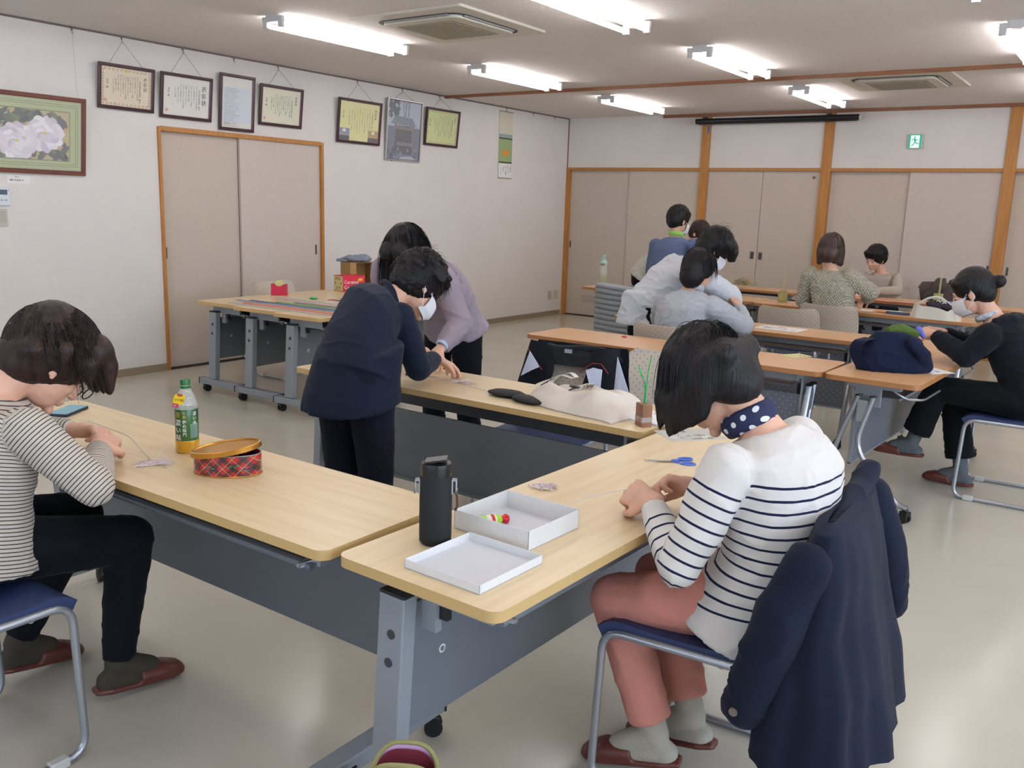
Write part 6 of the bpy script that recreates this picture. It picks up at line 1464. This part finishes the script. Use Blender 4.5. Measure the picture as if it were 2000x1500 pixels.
# ---- P8: bent person beyond
J8 = dict(pel=(2.36, 8.50, .78), mid=(2.46, 8.49, .93), neck=(2.82, 8.46, 1.11), head=(2.985, 8.44, 1.25), F=(.85, -.2, -.45), U=(.4, 0, .9),
          shR=(2.66, 8.32, 1.03), shL=(2.70, 8.62, 1.05), elR=(2.80, 8.20, .85), elL=(2.86, 8.66, .85), wrR=(2.95, 8.12, .78), wrL=(3.0, 8.52, .80),
          hiR=(2.36, 8.42, .75), hiL=(2.36, 8.58, .75), knR=(2.52, 8.42, .43), knL=(2.52, 8.58, .43), anR=(2.47, 8.42, .08), anL=(2.47, 8.58, .08), toeR=(1, 0, 0), toeL=(1, 0, 0))
person('stooping person in pale grey mostly hidden behind the blue grey sweater', J8, dict(name='sweatshirt', mat=M('pale_grey_fleece', (190, 188, 178), .95, sheen=.3)), dict(mat=BLKT), dict(fn=hair7, mat=HAIRW), shoe=dict(mat=BLACK), vox=.01, cvox=.01, tops=1.15, folds=.008)
# ---- P9: cream knit
KN = M('cream_cable_knit', (214, 208, 190), .95, sheen=.4, bump=.3, bscale=120)
def knitmat(m):
    nt = m.node_tree; N = nt.nodes; L = nt.links; b = N['Principled BSDF']; tc = N.new('ShaderNodeTexCoord')
    w1 = N.new('ShaderNodeTexWave'); w1.wave_type = 'BANDS'; w1.bands_direction = 'DIAGONAL'; w1.inputs['Scale'].default_value = 26; L.new(tc.outputs['Object'], w1.inputs[0])
    mp = N.new('ShaderNodeMapping'); mp.inputs['Scale'].default_value = (-1, 1, 1); L.new(tc.outputs['Object'], mp.inputs[0])
    w2 = N.new('ShaderNodeTexWave'); w2.bands_direction = 'DIAGONAL'; w2.inputs['Scale'].default_value = 26; L.new(mp.outputs[0], w2.inputs[0])
    a = N.new('ShaderNodeMath'); a.operation = 'MULTIPLY'; L.new(w1.outputs['Fac'], a.inputs[0]); L.new(w2.outputs['Fac'], a.inputs[1])
    bp = N.new('ShaderNodeBump'); bp.inputs['Strength'].default_value = .9; bp.inputs['Distance'].default_value = .02; L.new(a.outputs[0], bp.inputs['Height']); L.new(bp.outputs[0], b.inputs['Normal'])
    mx = N.new('ShaderNodeMixRGB'); mx.inputs[1].default_value = (*lin((186, 178, 156)), 1); mx.inputs[2].default_value = (*lin((222, 216, 200)), 1); L.new(a.outputs[0], mx.inputs[0]); L.new(mx.outputs[0], b.inputs['Base Color'])
knitmat(KN)
def hair9(T, P, M3, s):
    hair_cap(T, P, M3, s, .020, low=-.03)
    for i in range(7):
        a = PI+PI*i/6; curtain(T, P, [(.082*math.cos(a), .085*math.sin(a)*.9+.0, .0, .10, .03, .024)])
J9 = dict(pel=(4.64, 7.46, .555), mid=(4.63, 7.45, .78), neck=(4.575, 7.46, 1.045), head=(4.56, 7.47, 1.195), F=(-.12, .9, -.3), U=(0, .3, .95),
          shR=(4.735, 7.45, .985), shL=(4.415, 7.47, .985), elR=(4.90, 7.50, .88), elL=(4.36, 7.50, .77), wrR=(4.82, 7.70, .80), wrL=(4.50, 7.68, .78),
          hiR=(4.73, 7.46, .54), hiL=(4.55, 7.46, .54), knR=(4.74, 7.85, .50), knL=(4.55, 7.85, .50), anR=(4.74, 7.82, .10), anL=(4.55, 7.82, .10), toeR=(0, 1, 0), toeL=(0, 1, 0), hdR=(-.5, .5, -.2), hdL=(.5, .5, -.1))
r9, K9, P9_, _ = person('seated person with brown shoulder length hair in a cream knitted sweater, seen from behind', J9, dict(name='sweater', mat=KN), dict(mat=BLKT), dict(fn=hair9, mat=M('brown_hair', (66, 46, 40), .45, var=.4, vscale=60, vstretch=(1, 1, .12)), strand=flow(None, 1, 250, .16, 29, grav=.5, spread=.2, rad=(.098, .112, .108))), shoe=dict(mat=BLACK), vox=.008, cvox=.008, tops=1.08, sleeve_r=1.25, folds=.008)
MB().tube([P9_(-.057, .10, .0), P9_(-.086, .06, .0), P9_(-.090, -.01, .006)], .0022, 5).build('glasses', M('glasses_gold', (150, 120, 70), .3, metal=.6), r9)
# ---- P10: smiling, beige
BG = M('beige_sweater', (172, 160, 148), .9, sheen=.3, bump=.2, bscale=200)
def hair10(T, P, M3, s):
    hair_cap(T, P, M3, s, .022, low=.0)
    for x in (-.05, -.02, .01, .04): curtain(T, P, [(x, .080, .085, .035, .028, .012)])
J10 = dict(pel=(4.50, 9.60, .56), mid=(4.50, 9.60, .74), neck=(4.49, 9.56, .935), head=(4.43, 9.49, 1.065), F=(-.35, -.85, -.35), U=(-.05, -.35, .93),
          shR=(4.32, 9.53, .87), shL=(4.65, 9.55, .87), elR=(4.26, 9.40, .74), elL=(4.70, 9.38, .765), wrR=(4.36, 9.20, .76), wrL=(4.50, 9.22, .76),
          hiR=(4.41, 9.60, .54), hiL=(4.59, 9.60, .54), knR=(4.41, 9.22, .50), knL=(4.59, 9.22, .50), anR=(4.41, 9.24, .10), anL=(4.59, 9.24, .10), toeR=(0, -1, 0), toeL=(0, -1, 0), hdR=(.3, -.7, -.1), hdL=(-.5, -.6, -.1))
person('seated smiling person in a beige sweater facing the camera at the back table', J10, dict(name='sweater', mat=BG), dict(mat=BLKT), dict(fn=hair10, mat=HAIRB, strand=flow(None, 1, 250, .06, 31, grav=.2, spread=.6, rad=(.100, .116, .112))), shoe=dict(mat=BLACK), vox=.007, cvox=.008, eyes=True)
# ---- P11: black hoodie and mask, right edge
BH = M('black_fleece', (22, 25, 32), .9, sheen=.3, bump=.2, bscale=250, var=.1, vscale=6)
def hair11(T, P, M3, s):
    hair_cap(T, P, M3, s, .016, low=.0)
    T.ell(P(.0, -.140, .010), .036, .034, .036, None, 14); T.ell(P(0, -.12, .015), .03, .03, .03, None, 10)
    T.ell(P(0, .062, .085), .03, .022, .02, None, 10)
def hood11(T, J, HP):
    n = J['neck']; T.tube([n+Vector((.02, -.11, -.02)), n+Vector((.09, -.07, -.01)), n+Vector((.12, .0, -.02)), n+Vector((.09, .08, -.01)), n+Vector((.02, .11, -.02))], [.03, .05, .06, .05, .03], 10)
J11 = dict(pel=(6.24, 5.37, .56), mid=(6.21, 5.36, .76), neck=(6.045, 5.35, .955), head=(5.93, 5.34, 1.085), F=(-.84, .02, -.42), U=(-.42, 0, .9),
          shL=(6.05, 5.19, .875), shR=(6.08, 5.51, .885), elL=(5.965, 5.16, .765), elR=(5.98, 5.58, .76), wrL=(5.775, 5.29, .85), wrR=(5.79, 5.42, .85),
          hiL=(6.22, 5.28, .545), hiR=(6.22, 5.46, .545), knL=(5.83, 5.27, .555), knR=(5.90, 5.43, .47), anL=(5.735, 5.27, .235), anR=(5.985, 5.40, .085),
          toeL=(-1, 0, 0), toeR=(-1, 0, 0), tipL=(5.575, 5.27, .18), hdL=(-.8, .35, .1), hdR=(-.8, -.3, .1), hpL=(0, .5, -.7), hpR=(0, -.5, -.7))
GS = M('grey_sock', (92, 98, 102), .9, bump=.3, bscale=260)
r11, K11, P11_, _ = person('seated masked person with a hair bun in a black hooded top, legs crossed, right edge', J11, dict(name='hooded_top', mat=BH), dict(mat=M('black_green_trousers', (18, 22, 24), .85, sheen=.2), end=.80, hem=.075, k=1.0), dict(fn=hair11, mat=HAIRB, folds=.003), shoe=dict(mat=BR), sock=dict(mat=GS, h=.3), vox=.006, cvox=.007, mask=True, extra_top=hood11, tops=1.05, sleeve_r=1.15, eyes=True, hands={'L': dict(curl=(.5, .7, .5)), 'R': dict(curl=(.5, .7, .5))}, folds=.008)
scarf(r11, (6.018, 5.35, .972), (-.5, 0, .85), .058, .058, .016, M('striped_neck_scarf', (190, 196, 206), .85, var=.5, vscale=60), 'scarf')
